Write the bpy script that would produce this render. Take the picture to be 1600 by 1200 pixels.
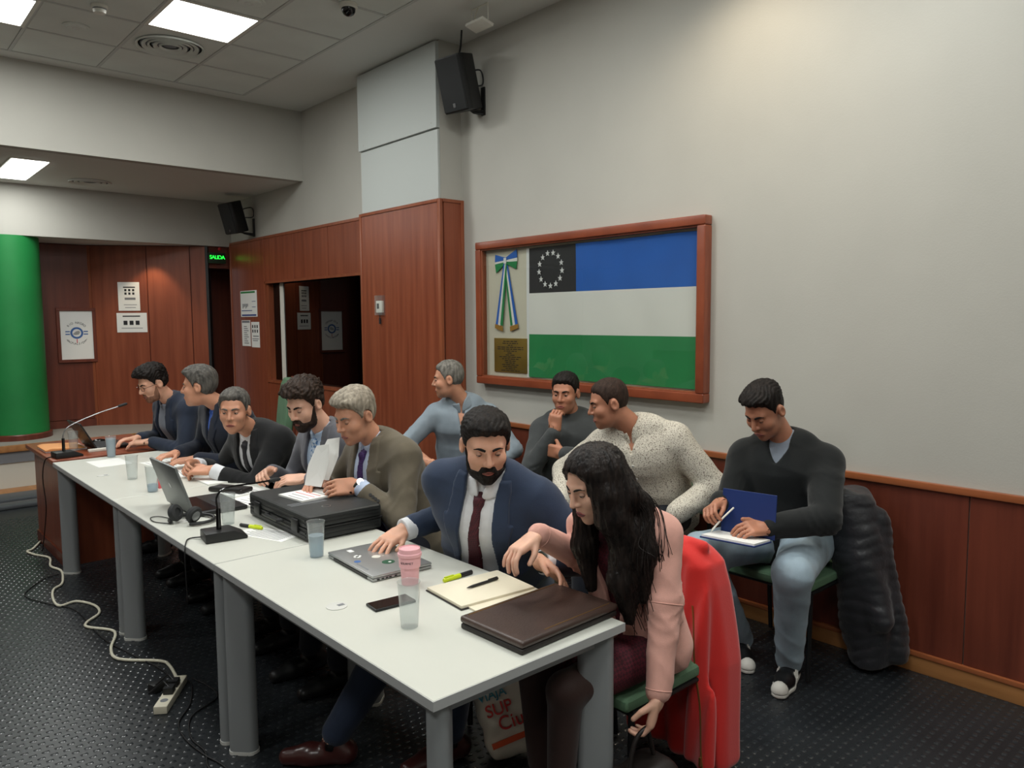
import bpy, bmesh, math, random
import numpy as np
from mathutils import Vector, Matrix
random.seed(7); rng = np.random.default_rng(7)
for o in list(bpy.data.objects): bpy.data.objects.remove(o)
scene = bpy.context.scene
COL = scene.collection

# ------------------------------------------------------------------ camera
cam_d = bpy.data.cameras.new('camera'); cam = bpy.data.objects.new('camera', cam_d); COL.objects.link(cam)
cam_d.sensor_fit = 'HORIZONTAL'; cam_d.sensor_width = 36.0; cam_d.lens = 1195/1600*36
cam_d.clip_start = 0.05; cam_d.clip_end = 60
CR = ((0.74785, -0.06247, 0.66092), (-0.66383, -0.05909, 0.74554), (-0.00752, -0.99630, -0.08567))
cam.matrix_world = Matrix(((CR[0][0], -CR[0][1], -CR[0][2], 0), (CR[1][0], -CR[1][1], -CR[1][2], 0),
                           (CR[2][0], -CR[2][1], -CR[2][2], 1.66), (0, 0, 0, 1)))
scene.camera = cam
# ------------------------------------------------------------------ world, light, exposure
w = bpy.data.worlds.new('world'); scene.world = w; w.use_nodes = True
bg = w.node_tree.nodes['Background']; bg.inputs[0].default_value = (.75, .82, .9, 1); bg.inputs[1].default_value = .25
vs = scene.view_settings; vs.view_transform = 'Standard'; vs.look = 'None'; vs.gamma = 1; vs.use_curve_mapping = False
vs.exposure = 0.34
PANEL_W = 17.0       # watts of one ceiling panel
PANEL_C = (.99, 1.0, .97)
def area(name, loc, sx, sy, power, color, rot=(0, 0, 0)):
    l = bpy.data.lights.new(name, 'AREA'); l.shape = 'RECTANGLE'; l.size = sx; l.size_y = sy
    l.energy = power; l.color = color
    o = bpy.data.objects.new(name, l); COL.objects.link(o); o.location = loc; o.rotation_euler = rot
    return o
CEIL_LIGHTS = [(2.04, 5.545), (.84, 6.165), (.84, 3.72), (-.99, 5.55), (2.04, 3.11), (.84, .67), (2.67, 1.28), (-.99, 2.5), (-.99, -.55), (2.04, -1.16)]
for i, (lx, ly) in enumerate(CEIL_LIGHTS):
    area('panel_light', (lx, ly, 3.712), .54, .57, PANEL_W, PANEL_C)
area('low_panel_light', (1.37, 8.29, 3.03), .26, 1.06, 14, PANEL_C)
# warm downlight washing the wall above the flag
sp = bpy.data.lights.new('wall_spot', 'SPOT'); sp.energy = 42; sp.color = (1, .84, .62); sp.spot_size = math.radians(150); sp.spot_blend = 1.0; sp.shadow_soft_size = .06
so = bpy.data.objects.new('wall_spot', sp); COL.objects.link(so); so.location = (3.28, 2.2, 3.69); so.rotation_euler = (0, math.radians(14), 0)
# small warm spot over the panelled corner at the back
sp2 = bpy.data.lights.new('corner_spot', 'SPOT'); sp2.energy = 12; sp2.color = (1, .8, .55); sp2.spot_size = math.radians(80); sp2.spot_blend = .5; sp2.shadow_soft_size = .03
so2 = bpy.data.objects.new('corner_spot', sp2); COL.objects.link(so2); so2.location = (2.75, 9.25, 2.5); so2.rotation_euler = (math.radians(10), 0, 0)

# ------------------------------------------------------------------ helpers
def lin(c):
    return tuple(((v/255)/12.92 if v/255 <= .04045 else ((v/255+.055)/1.055)**2.4) for v in c[:3]) + (1,)
M = {}
def pm(name, col, rough=.6, metal=0, var=0, vscale=8, bump=0, bscale=80, spec=.5, trans=0, emit=None, estr=0, sss=0, stretch=None, col2=None, sheen=0, alpha=1, coat=0):
    m = bpy.data.materials.new(name); m.use_nodes = True
    nt = m.node_tree; b = nt.nodes['Principled BSDF']
    b.inputs['Base Color'].default_value = lin(col); b.inputs['Roughness'].default_value = rough; b.inputs['Metallic'].default_value = metal
    b.inputs['Specular IOR Level'].default_value = spec; b.inputs['Transmission Weight'].default_value = trans
    b.inputs['Coat Weight'].default_value = coat; b.inputs['Coat Roughness'].default_value = .25
    if sheen: b.inputs['Sheen Weight'].default_value = sheen
    if sss:
        b.inputs['Subsurface Weight'].default_value = sss; b.inputs['Subsurface Radius'].default_value = (.012, .004, .002); b.inputs['Subsurface Scale'].default_value = .5
    if emit: b.inputs['Emission Color'].default_value = lin(emit); b.inputs['Emission Strength'].default_value = estr
    if var or bump or col2:
        tc = nt.nodes.new('ShaderNodeTexCoord'); mp = nt.nodes.new('ShaderNodeMapping')
        nt.links.new(tc.outputs['Object'], mp.inputs[0])
        if stretch: mp.inputs['Scale'].default_value = stretch
    if var or col2:
        n = nt.nodes.new('ShaderNodeTexNoise'); n.inputs['Scale'].default_value = vscale; n.inputs['Detail'].default_value = 5
        nt.links.new(mp.outputs[0], n.inputs['Vector'])
        r = nt.nodes.new('ShaderNodeValToRGB'); r.color_ramp.elements[0].position = .3; r.color_ramp.elements[1].position = .72
        if col2: a, c = lin(col), lin(col2)
        else:
            a = lin(tuple(v*(1-var) for v in col)); c = lin(tuple(min(255, v*(1+var)) for v in col))
        r.color_ramp.elements[0].color = a; r.color_ramp.elements[1].color = c
        nt.links.new(n.outputs[0], r.inputs[0]); nt.links.new(r.outputs[0], b.inputs['Base Color'])
    if bump:
        n2 = nt.nodes.new('ShaderNodeTexNoise'); n2.inputs['Scale'].default_value = bscale; n2.inputs['Detail'].default_value = 3
        nt.links.new(mp.outputs[0], n2.inputs['Vector'])
        bp = nt.nodes.new('ShaderNodeBump'); bp.inputs['Strength'].default_value = bump; bp.inputs['Distance'].default_value = .01
        nt.links.new(n2.outputs[0], bp.inputs['Height']); nt.links.new(bp.outputs[0], b.inputs['Normal'])
    M[name] = m
    return m
def glassy(name, col, rough=.02, gloss=.08):
    """thin clear sheet: transparent with a fresnel reflection"""
    m = bpy.data.materials.new(name); m.use_nodes = True; nt = m.node_tree
    for n in list(nt.nodes): nt.nodes.remove(n)
    out = nt.nodes.new('ShaderNodeOutputMaterial'); mx = nt.nodes.new('ShaderNodeMixShader')
    t = nt.nodes.new('ShaderNodeBsdfTransparent'); t.inputs[0].default_value = lin(col)
    g = nt.nodes.new('ShaderNodeBsdfGlossy'); g.inputs['Roughness'].default_value = rough
    lw = nt.nodes.new('ShaderNodeLayerWeight'); pw = nt.nodes.new('ShaderNodeMath'); pw.operation = 'POWER'; pw.inputs[1].default_value = 4
    ad = nt.nodes.new('ShaderNodeMath'); ad.operation = 'MULTIPLY_ADD'; ad.inputs[1].default_value = .6; ad.inputs[2].default_value = gloss; ad.use_clamp = True
    nt.links.new(lw.outputs['Facing'], pw.inputs[0]); nt.links.new(pw.outputs[0], ad.inputs[0]); nt.links.new(ad.outputs[0], mx.inputs[0])
    nt.links.new(t.outputs[0], mx.inputs[1]); nt.links.new(g.outputs[0], mx.inputs[2]); nt.links.new(mx.outputs[0], out.inputs[0])
    M[name] = m; return m

def milky(name, col, diff, gloss):
    """slightly cloudy thin plastic or water"""
    m = glassy(name, col, .1, gloss); nt = m.node_tree; mx = next(n for n in nt.nodes if n.type == 'MIX_SHADER'); t = next(n for n in nt.nodes if n.type == 'BSDF_TRANSPARENT')
    dn = nt.nodes.new('ShaderNodeBsdfDiffuse'); dn.inputs[0].default_value = lin(col); m2 = nt.nodes.new('ShaderNodeMixShader'); m2.inputs[0].default_value = diff
    nt.links.new(t.outputs[0], m2.inputs[1]); nt.links.new(dn.outputs[0], m2.inputs[2]); nt.links.new(m2.outputs[0], mx.inputs[1])
def tag(o, label, cat, group=None):
    o['label'] = label; o['category'] = cat
    if group: o['group'] = group
    return o
def empty(name, loc, rz=0.0, label=None, cat=None, group=None):
    o = bpy.data.objects.new(name, None); COL.objects.link(o); o.location = loc; o.rotation_euler = (0, 0, rz); o.empty_display_size = .05
    if label: tag(o, label, cat, group)
    return o
def finish(name, me, mat, parent=None, smooth=False, label=None, cat=None, group=None, kind=None):
    o = bpy.data.objects.new(name, me); COL.objects.link(o)
    if mat is not None:
        for mm in (mat if isinstance(mat, (list, tuple)) else [mat]): me.materials.append(M[mm] if isinstance(mm, str) else mm)
    if smooth: me.polygons.foreach_set('use_smooth', [True]*len(me.polygons))
    if parent is not None: o.parent = parent
    if label: tag(o, label, cat, group)
    if kind: o['kind'] = kind
    return o
class MB:
    def __init__(s): s.v = []; s.f = []
    def add(s, vs_, fs):
        k = len(s.v); s.v += [tuple(q) for q in vs_]; s.f += [tuple(i+k for i in q) for q in fs]; return s
    def box(s, x0, x1, y0, y1, z0, z1, mat=None):
        p = [(x, y, z) for z in (z0, z1) for y in (y0, y1) for x in (x0, x1)]
        if mat is not None: p = [mat @ Vector(q) for q in p]
        return s.add(p, [(0, 2, 3, 1), (4, 5, 7, 6), (0, 1, 5, 4), (2, 6, 7, 3), (0, 4, 6, 2), (1, 3, 7, 5)])
    def cyl(s, a, b, r0, r1=None, n=16, caps=True):
        r1 = r0 if r1 is None else r1; a = Vector(a); b = Vector(b); d = (b-a).normalized()
        u = d.orthogonal().normalized(); v = d.cross(u); p = []
        for c, r in ((a, r0), (b, r1)):
            for i in range(n):
                t = 2*math.pi*i/n; p.append(c+u*(r*math.cos(t))+v*(r*math.sin(t)))
        f = [(i, (i+1) % n, n+(i+1) % n, n+i) for i in range(n)]
        if caps: f += [tuple(range(n-1, -1, -1)), tuple(range(n, 2*n))]
        return s.add(p, f)
    def tube(s, path, r, n=8, flat=None):
        path = [Vector(q) for q in path]; k = len(path); rs = r if isinstance(r, (list, tuple)) else [r]*k
        p = []; u = None
        for i, c in enumerate(path):
            d = (path[min(i+1, k-1)]-path[max(i-1, 0)]).normalized()
            if u is None: u = d.orthogonal().normalized()
            u = (u-d*u.dot(d)).normalized(); v = d.cross(u)
            for j in range(n):
                t = 2*math.pi*j/n; p.append(c+u*(rs[i]*math.cos(t))+v*(rs[i]*math.sin(t)))
        f = [(i*n+j, i*n+(j+1) % n, (i+1)*n+(j+1) % n, (i+1)*n+j) for i in range(k-1) for j in range(n)]
        f += [tuple(range(n-1, -1, -1)), tuple((k-1)*n+j for j in range(n))]
        return s.add(p, f)
    def lathe(s, prof, c=(0, 0, 0), n=28, closed=False):
        p = []; k = len(prof)
        for r, z in prof:
            for j in range(n):
                t = 2*math.pi*j/n; p.append((c[0]+r*math.cos(t), c[1]+r*math.sin(t), c[2]+z))
        f = [(i*n+j, i*n+(j+1) % n, (i+1)*n+(j+1) % n, (i+1)*n+j) for i in range(k-1) for j in range(n)]
        if closed: f += [((k-1)*n+j, (k-1)*n+(j+1) % n, (j+1) % n, j) for j in range(n)]
        else:
            if prof[0][0] > 1e-5: f.append(tuple(range(n-1, -1, -1)))
            if prof[-1][0] > 1e-5: f.append(tuple((k-1)*n+j for j in range(n)))
        return s.add(p, f)
    def prism(s, poly, lo, hi, fn):
        """poly of (u, v); fn(u, v, w) -> point; extruded from w=lo to w=hi"""
        n = len(poly); p = [fn(u, v, lo) for u, v in poly]+[fn(u, v, hi) for u, v in poly]
        return s.add(p, [tuple(range(n-1, -1, -1)), tuple(range(n, 2*n))]+[(i, (i+1) % n, n+(i+1) % n, n+i) for i in range(n)])
    def ball(s, c, r, n=14, m=9):
        r = r if isinstance(r, (tuple, list)) else (r, r, r); p = [(c[0], c[1], c[2]-r[2])]
        for i in range(1, m):
            a = -math.pi/2+math.pi*i/m
            for j in range(n):
                t = 2*math.pi*j/n; p.append((c[0]+r[0]*math.cos(a)*math.cos(t), c[1]+r[1]*math.cos(a)*math.sin(t), c[2]+r[2]*math.sin(a)))
        p.append((c[0], c[1], c[2]+r[2])); f = [(0, 1+(j+1) % n, 1+j) for j in range(n)]
        for i in range(m-2):
            f += [(1+i*n+j, 1+i*n+(j+1) % n, 1+(i+1)*n+(j+1) % n, 1+(i+1)*n+j) for j in range(n)]
        L = len(p)-1; f += [(1+(m-2)*n+j, 1+(m-2)*n+(j+1) % n, L) for j in range(n)]
        return s.add(p, f)
    def build(s, name, mat, parent=None, smooth=False, bevel=0, seg=2, label=None, cat=None, group=None, kind=None, sub=0, origin=True):
        vsx = s.v; loc = None
        if parent is None and origin and kind != 'structure':
            a = np.array(vsx, float); lo, hi = a.min(0), a.max(0); loc = ((lo[0]+hi[0])/2, (lo[1]+hi[1])/2, lo[2]); vsx = (a-np.array(loc)).tolist()
        me = bpy.data.meshes.new(name); me.from_pydata(vsx, [], s.f)
        bm = bmesh.new(); bm.from_mesh(me)
        bmesh.ops.recalc_face_normals(bm, faces=bm.faces)
        if bevel:
            ed = [e for e in bm.edges if len(e.link_faces) == 2 and e.calc_face_angle(0) > .5]
            bmesh.ops.bevel(bm, geom=ed, offset=bevel, segments=seg, affect='EDGES', clamp_overlap=True, profile=.6)
        bm.to_mesh(me); bm.free()
        o = finish(name, me, mat, parent, smooth, label, cat, group, kind)
        if smooth == 'auto' or bevel:
            me.polygons.foreach_set('use_smooth', [True]*len(me.polygons)); me.set_sharp_from_angle(angle=math.radians(35))
        if loc: o.location = loc
        return o
def copy_tree(o, parent=None):
    c = o.copy(); COL.objects.link(c); c.parent = parent
    for ch in o.children: copy_tree(ch, c)
    return c
def spline(pts, n=8):
    """Catmull-Rom through points"""
    P = [Vector(q) for q in pts]; P = [P[0]*2-P[1]]+P+[P[-1]*2-P[-2]]; out = []
    for i in range(1, len(P)-2):
        for k in range(n):
            t = k/n; a, b, c, d = P[i-1], P[i], P[i+1], P[i+2]
            out.append(.5*((2*b)+(c-a)*t+(2*a-5*b+4*c-d)*t*t+(3*b-a-3*c+d)*t**3))
    out.append(P[-2]); return out
def text(name, body, size, mat, parent, mtx, depth=.0008, spacing=1.0, shear=0):
    cu = bpy.data.curves.new(name, 'FONT'); cu.body = body; cu.size = size; cu.extrude = depth; cu.align_x = 'CENTER'; cu.align_y = 'CENTER'; cu.space_character = spacing; cu.shear = shear
    t = bpy.data.objects.new('tmp', cu); COL.objects.link(t)
    dg = bpy.context.evaluated_depsgraph_get(); me = bpy.data.meshes.new_from_object(t.evaluated_get(dg)); bpy.data.objects.remove(t)
    me.transform(mtx); me.materials.clear()
    return finish(name, me, mat, parent)
def frame_mtx(o, x, y, z=None):
    x = Vector(x).normalized(); y = Vector(y).normalized(); z = x.cross(y)
    return Matrix(((x.x, y.x, z.x, o[0]), (x.y, y.y, z.y, o[1]), (x.z, y.z, z.z, o[2]), (0, 0, 0, 1)))

# ------------------------------------------------------------------ materials
pm('wall_paint', (182, 180, 172), .75, var=.015, vscale=2, bump=.05, bscale=120)
pm('white_board', (186, 191, 188), .6)
pm('ceiling_tile', (222, 226, 220), .9, bump=.25, bscale=260, var=.02, vscale=3)
pm('ceiling_plain', (220, 221, 216), .85)
pm('ceiling_grid', (196, 198, 194), .6)
pm('wood', (120, 58, 37), .34, col2=(146, 78, 52), vscale=3.2, stretch=(6, 6, .35), bump=.04, bscale=30)
pm('wood_dark', (92, 43, 31), .36, col2=(114, 57, 41), vscale=3.2, stretch=(6, 6, .35), bump=.04, bscale=30)
pm('wood_edge', (128, 66, 42), .35, col2=(150, 84, 54), vscale=4, stretch=(4, 4, .5))
pm('wood_rail', (140, 78, 46), .3, col2=(165, 98, 60), vscale=4, stretch=(5, .4, 5))
pm('wood_frame', (120, 56, 34), .3, col2=(146, 74, 46), vscale=5, stretch=(5, 1, 1), coat=.3)
pm('wood_raw', (150, 100, 55), .5, col2=(176, 124, 74), vscale=5, stretch=(5, .5, 5))
pm('rubber', (34, 37, 40), .36, bump=.08, bscale=60, var=.1, vscale=3)
pm('rubber_stud', (42, 45, 48), .24)
pm('green_paint', (24, 128, 62), .6, var=.05, vscale=3)
pm('black_plastic', (20, 21, 22), .45); pm('black_gloss', (10, 10, 12), .15); pm('dark_mesh', (34, 36, 37), .7, bump=.3, bscale=400)
pm('white_plastic', (222, 220, 210), .4); pm('cream_plastic', (214, 208, 188), .45)
pm('table_white', (208, 209, 200), .32, var=.01, vscale=3); pm('table_edge', (176, 178, 178), .45)
pm('leg_grey', (146, 150, 152), .45, metal=.1, bump=.03, bscale=200); pm('leg_cap', (205, 205, 200), .5)
pm('paper', (232, 232, 228), .8); pm('paper_cream', (226, 218, 196), .8); pm('ink', (30, 30, 34), .7); pm('ink_grey', (120, 122, 126), .8)
pm('ink_blue', (40, 60, 130), .7); pm('ink_green', (50, 130, 70), .7); pm('ink_red', (200, 60, 70), .7)
pm('aluminium', (178, 180, 180), .35, metal=.75); pm('laptop_grey', (128, 132, 132), .4, metal=.6); pm('steel', (160, 162, 164), .3, metal=.9)
pm('screen_dark', (14, 15, 18), .12)
pm('green_fabric', (92, 124, 96), .85, bump=.15, bscale=300, var=.05)
pm('flag_blue', (38, 98, 186), .8, bump=.1, bscale=300, var=.04, vscale=4); pm('flag_white', (226, 225, 219), .8, bump=.1, bscale=300); pm('flag_green', (34, 132, 74), .8, bump=.1, bscale=300, var=.04, vscale=4); pm('flag_black', (44, 44, 46), .8, bump=.1, bscale=300)
pm('star_white', (225, 225, 225), .7); pm('backing_cream', (208, 202, 184), .9); pm('gold', (176, 132, 62), .5, metal=.3); pm('brass', (150, 124, 58), .38, metal=.55, var=.06, vscale=6)
pm('led', (255, 255, 255), .5, emit=(250, 255, 250), estr=5.0)
pm('exit_green', (10, 60, 20), .4, emit=(30, 230, 60), estr=2.2); pm('exit_body', (20, 50, 28), .5)
pm('pink_silicone', (236, 178, 184), .5); pm('leather', (62, 46, 40), .42, var=.12, vscale=9, bump=.12, bscale=160, coat=.15); pm('leather_edge', (30, 24, 22), .5); pm('zip_gold', (150, 116, 70), .35, metal=.7)
pm('case_black', (36, 38, 38), .5, bump=.12, bscale=350); pm('yellow_marker', (206, 222, 30), .4, emit=None)
pm('manila', (216, 150, 92), .7); pm('red_plastic', (170, 30, 36), .4)
pm('water', (200, 220, 232), .02, trans=1.0, spec=.4)
milky('clear_plastic', (246, 248, 248), .10, .03); glassy('pane_glass', (248, 249, 248), .01, .03); glassy('dark_glass', (60, 62, 62), .01, .06); milky('frosted', (206, 224, 236), .35, .03)
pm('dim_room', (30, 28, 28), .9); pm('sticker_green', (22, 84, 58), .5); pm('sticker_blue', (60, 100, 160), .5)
pm('cable_white', (214, 210, 190), .5); pm('cable_black', (18, 18, 20), .5)
pm('red_wool', (208, 36, 30), .85, bump=.1, bscale=250, sheen=.3); pm('puffer', (34, 35, 40), .4, bump=.25, bscale=45, sheen=.2)
pm('bag_white', (226, 220, 206), .4); pm('bag_orange', (226, 86, 36), .4); pm('bag_red', (205, 44, 40), .4); pm('bag_teal', (20, 120, 140), .4)
pm('navy_cover', (20, 48, 108), .5); pm('tag_cream', (215, 205, 175), .6)
pm('trunking', (88, 92, 96), .45, metal=.4); pm('stage_top', (150, 146, 138), .7); pm('stage_front', (205, 203, 192), .6)
# ================================================================== the setting
XW, XP, XB = 3.706, 3.485, 3.64        # right wall, pillar face, wall beyond the pillar
ZC, ZL, ZS = 3.73, 3.048, 2.533        # main ceiling, lower ceiling, underside of the far soffit
Y1, Y2 = 7.252, 9.146                  # first and second soffit faces
def S(name): 
    return lambda mb, mat, **k: mb.build(name, mat, kind='structure', **k)
fl = MB().box(-3.2, 4.4, -2.5, 10.6, -.1, 0).build('floor', 'rubber', kind='structure')
# raised studs of the rubber floor, too many to count
nx, ny = .043, .040
vv = []; ff = []
base_v = np.array([(-.013, -.0085, 0), (.013, -.0085, 0), (.013, .0085, 0), (-.013, .0085, 0), (-.0095, -.0055, .0022), (.0095, -.0055, .0022), (.0095, .0055, .0022), (-.0095, .0055, .0022)])
base_f = np.array([(4, 5, 6, 7), (0, 1, 5, 4), (1, 2, 6, 5), (2, 3, 7, 6), (3, 0, 4, 7)])
gx = np.arange(-.6, 3.68, nx); gy = np.arange(.6, 7.6, ny)
GX, GY = np.meshgrid(gx, gy, indexing='ij'); GX = GX+(np.arange(len(gy)) % 2)[None, :]*nx/2
cen = np.stack([GX.ravel(), GY.ravel(), np.full(GX.size, .0)], 1)
V = (cen[:, None, :]+base_v[None]).reshape(-1, 3); F = (np.arange(len(cen))[:, None, None]*8+base_f[None]).reshape(-1, 4)
def np_mesh(name, V, F):
    me = bpy.data.meshes.new(name); k = F.shape[1]
    me.vertices.add(len(V)); me.vertices.foreach_set('co', np.asarray(V, np.float32).ravel())
    me.loops.add(F.size); me.loops.foreach_set('vertex_index', np.asarray(F, np.int32).ravel())
    me.polygons.add(len(F)); me.polygons.foreach_set('loop_start', np.arange(0, F.size, k, dtype=np.int32)); me.polygons.foreach_set('loop_total', np.full(len(F), k, np.int32))
    me.update(calc_edges=True); me.validate(); return me
finish('floor_stud', np_mesh('floor_stud', V, F), 'rubber_stud', fl, kind='stuff')

# right wall with wainscot
wr = MB().box(XW, XW+.2, -2.5, 4.75, 0, ZC).build('wall_right', 'wall_paint', kind='structure')
ys = [-2.5, -1.3, -.08, 1.14, 2.36, 3.58, 4.73]
for a, b in zip(ys[:-1], ys[1:]):
    MB().box(XW-.014, XW, a+.002, b-.002, .1, .868).build('wainscot_panel', 'wood_dark', wr, bevel=.002, seg=1)
MB().box(XW-.03, XW, -2.5, 4.73, .868, .9).build('trim_1', 'wood_rail', kind='structure', bevel=.004)
bb = MB().box(XW-.022, XW, -2.5, 4.73, 0, .078).build('baseboard_right', 'wood_raw', kind='structure', bevel=.003)
MB().box(XW-.03, XW, -2.5, 4.73, .078, .1).build('bead', 'wood_rail', bb, bevel=.004)

# pillar clad in wood below and white boards above
pil = MB().box(XP+.02, XW+.3, 4.75, 5.9, 0, ZC).build('wall_pillar', 'wall_paint', kind='structure')
MB().box(XP, XP+.02, 4.765, 5.88, 0, 2.54).build('wood_panel', 'wood', pil)
MB().box(XP+.035, XW-.022, 4.73, 4.75, 0, 2.54).build('wood_panel', 'wood', pil)
MB().box(XP-.006, XP+.022, 4.73, 4.765, 0, 2.565).build('corner_trim', 'wood_edge', pil, bevel=.003)
MB().box(XW-.03, XW, 4.722, 4.75, 0, 2.565).build('corner_trim', 'wood_edge', pil, bevel=.003)
MB().box(XP-.006, XP+.022, 5.88, 5.91, 0, 2.565).build('corner_trim', 'wood_edge', pil, bevel=.003)
MB().box(XP-.008, XP+.022, 4.765, 5.88, 2.54, 2.565).build('top_trim', 'wood_edge', pil, bevel=.003)
MB().box(XP+.022, XW-.03, 4.722, 4.75, 2.54, 2.565).build('top_trim', 'wood_edge', pil, bevel=.003)
MB().box(XP, XP+.02, 4.752, 5.86, 2.566, 3.078).build('white_board', 'white_board', pil, bevel=.002, seg=1)
bu = MB().box(XP-.012, XP+.02, 4.748, 5.88, 3.088, 3.715).build('white_board', 'white_board', pil, bevel=.002, seg=1)
for yy in (4.82, 5.8):
    for zz in (3.13, 3.67): MB().cyl((XP-.014, yy, zz), (XP-.01, yy, zz), .006, n=10).build('screw', 'ceiling_grid', bu)

# wall beyond the pillar with the control room window
wb = MB().box(XB, XB+.2, 5.9, 9.4, 2.58, ZC).box(XB, XB+.2, 5.9, 9.15, 0, .99).box(XB, XB+.2, 8.22, 9.15, .99, 2.58).box(XB, XB+.2, 5.9, 8.22, 2.06, 2.58).build('wall_far_right', 'wall_paint', kind='structure')
for a, b, z0, z1 in [(5.91, 6.735, 2.085, 2.55), (6.745, 7.465, 2.085, 2.55), (7.475, 8.185, 2.085, 2.55), (8.20, 9.13, 0, 2.55), (5.91, 7.05, 0, .97), (7.06, 8.185, 0, .97)]:
    MB().box(XB-.02, XB, a, b, z0, z1).build('wood_panel', 'wood', wb, bevel=.002, seg=1)
MB().box(XB-.026, XB, 5.9, 9.15, 2.55, 2.578).build('top_trim', 'wood_edge', wb, bevel=.003)
MB().box(XB-.026, XB, 8.185, 8.2, 0, 2.55).build('joint_trim', 'wood_edge', wb)
MB().box(XB-.03, XB+.02, 9.13, 9.16, 0, 2.55).build('corner_trim', 'wood_edge', wb, bevel=.003)
wn = MB().box(XB-.026, XB+.1, 5.9, 8.2, 2.06, 2.085).box(XB-.03, XB+.1, 5.9, 8.2, .97, .995).box(XB-.0, XB+.1, 8.16, 8.2, .995, 2.06).build('window_1', 'wood_edge', kind='structure')
MB().box(XB+.05, XB+.085, 7.9, 7.98, .995, 2.06).build('window_frame', 'white_plastic', wn)
MB().box(XB+.06, XB+.066, 5.91, 7.9, .995, 2.06).build('pane', 'dark_glass', wn)
MB().box(XB+.06, XB+.066, 7.98, 8.16, .995, 2.06).build('pane', 'dark_glass', wn)
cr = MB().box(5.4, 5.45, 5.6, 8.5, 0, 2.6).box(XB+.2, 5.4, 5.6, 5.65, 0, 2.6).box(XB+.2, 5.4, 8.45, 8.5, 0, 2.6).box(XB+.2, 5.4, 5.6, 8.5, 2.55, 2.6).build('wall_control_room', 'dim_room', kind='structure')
cab = empty('filing_cabinet', (4.75, 6.35, 0), label='grey cabinet standing in the dark room behind the window', cat='cabinet')
MB().box(-.3, .3, -.35, .35, 0, 1.62).build('body', 'ink_grey', cab, bevel=.01)
for k in range(4): MB().box(-.315, -.3, -.33, .33, .05+.39*k, .41+.39*k).build('drawer', 'ink_grey', cab, bevel=.004)

# main ceiling: plain border, grid and lay-in tiles
cl = MB().box(2.985, XW+.2, -2.5, Y1, ZC, ZC+.1).box(-3.2, 2.985, 7.075, Y1, ZC, ZC+.1).box(-3.2, 2.985, -2.5, 7.075, ZC+.03, ZC+.1).build('ceiling', 'ceiling_plain', kind='structure')
TS = .6115; tx = [2.985-TS*k for k in range(9)]; ty = [7.075-TS*k for k in range(15)]
tile_me = None; lights_at = [(x, y) for x, y in CEIL_LIGHTS]
grid = MB()
for x in tx: grid.box(x-.011, x+.011, ty[-1], 7.075, ZC-.001, ZC+.006)
for y in ty: grid.box(tx[-1], 2.985, y-.011, y+.011, ZC-.0012, ZC+.006)
grid.build('grid', 'ceiling_grid', cl)
for i in range(8):
    for j in range(14):
        cx, cy = tx[i]-TS/2, ty[j]-TS/2
        if any(abs(cx-a) < .3 and abs(cy-b) < .3 for a, b in lights_at): continue
        if tile_me is None:
            t = MB().box(-TS/2+.012, TS/2-.012, -TS/2+.012, TS/2-.012, .002, .016).build('ceiling_tile', 'ceiling_tile', cl, bevel=.003, seg=1); tile_me = t.data
        else: t = finish('ceiling_tile', tile_me, None, cl)
        t.location = (cx, cy, ZC)
names = ['square white light panel in the main ceiling above the wall soffit, fully in view', 'square white light panel cut off at the top left corner']
for i, (x, y) in enumerate(CEIL_LIGHTS):
    cx = min((tx[k]-TS/2 for k in range(8)), key=lambda q: abs(q-x)); cy = min((ty[k]-TS/2 for k in range(14)), key=lambda q: abs(q-y))
    L = empty('ceiling_light', (cx, cy, ZC), label=names[i] if i < 2 else 'square white ceiling panel light over the room, above the view', cat='ceiling light', group='ceiling panel lights')
    f = MB()
    for s_ in (-1, 1): f.box(s_*.29-.013, s_*.29+.013, -.303, .303, -.004, .02).box(-.28, .28, s_*.29-.013, s_*.29+.013, -.004, .02)
    f.build('frame', 'white_plastic', L); MB().box(-.278, .278, -.278, .278, -.002, .012).build('diffuser', 'led', L)

# soffits and the lower ceilings beyond
MB().box(-3.2, XB+.1, Y1, Y1+.1, ZL, ZC+.1).build('wall_soffit', 'wall_paint', kind='structure')
MB().box(-3.2, XB+.1, Y1+.1, Y2, ZL, ZL+.1).build('ceiling_lower', 'ceiling_plain', kind='structure')
MB().box(-3.2, XB+.1, Y2, Y2+.1, ZS, ZL+.1).build('wall_soffit_far', 'wall_paint', kind='structure')
MB().box(-3.2, 4.4, Y2+.1, 10.6, ZS, ZS+.1).build('ceiling_far', 'ceiling_plain', kind='structure')
L = empty('ceiling_light', (1.37, 8.29, ZL), label='long narrow light panel in the lower ceiling at left', cat='ceiling light')
MB().box(-.15, .15, -.55, .55, -.006, .01).build('frame', 'white_plastic', L); MB().box(-.135, .135, -.535, .535, -.012, -.004).build('diffuser', 'led', L)

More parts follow.
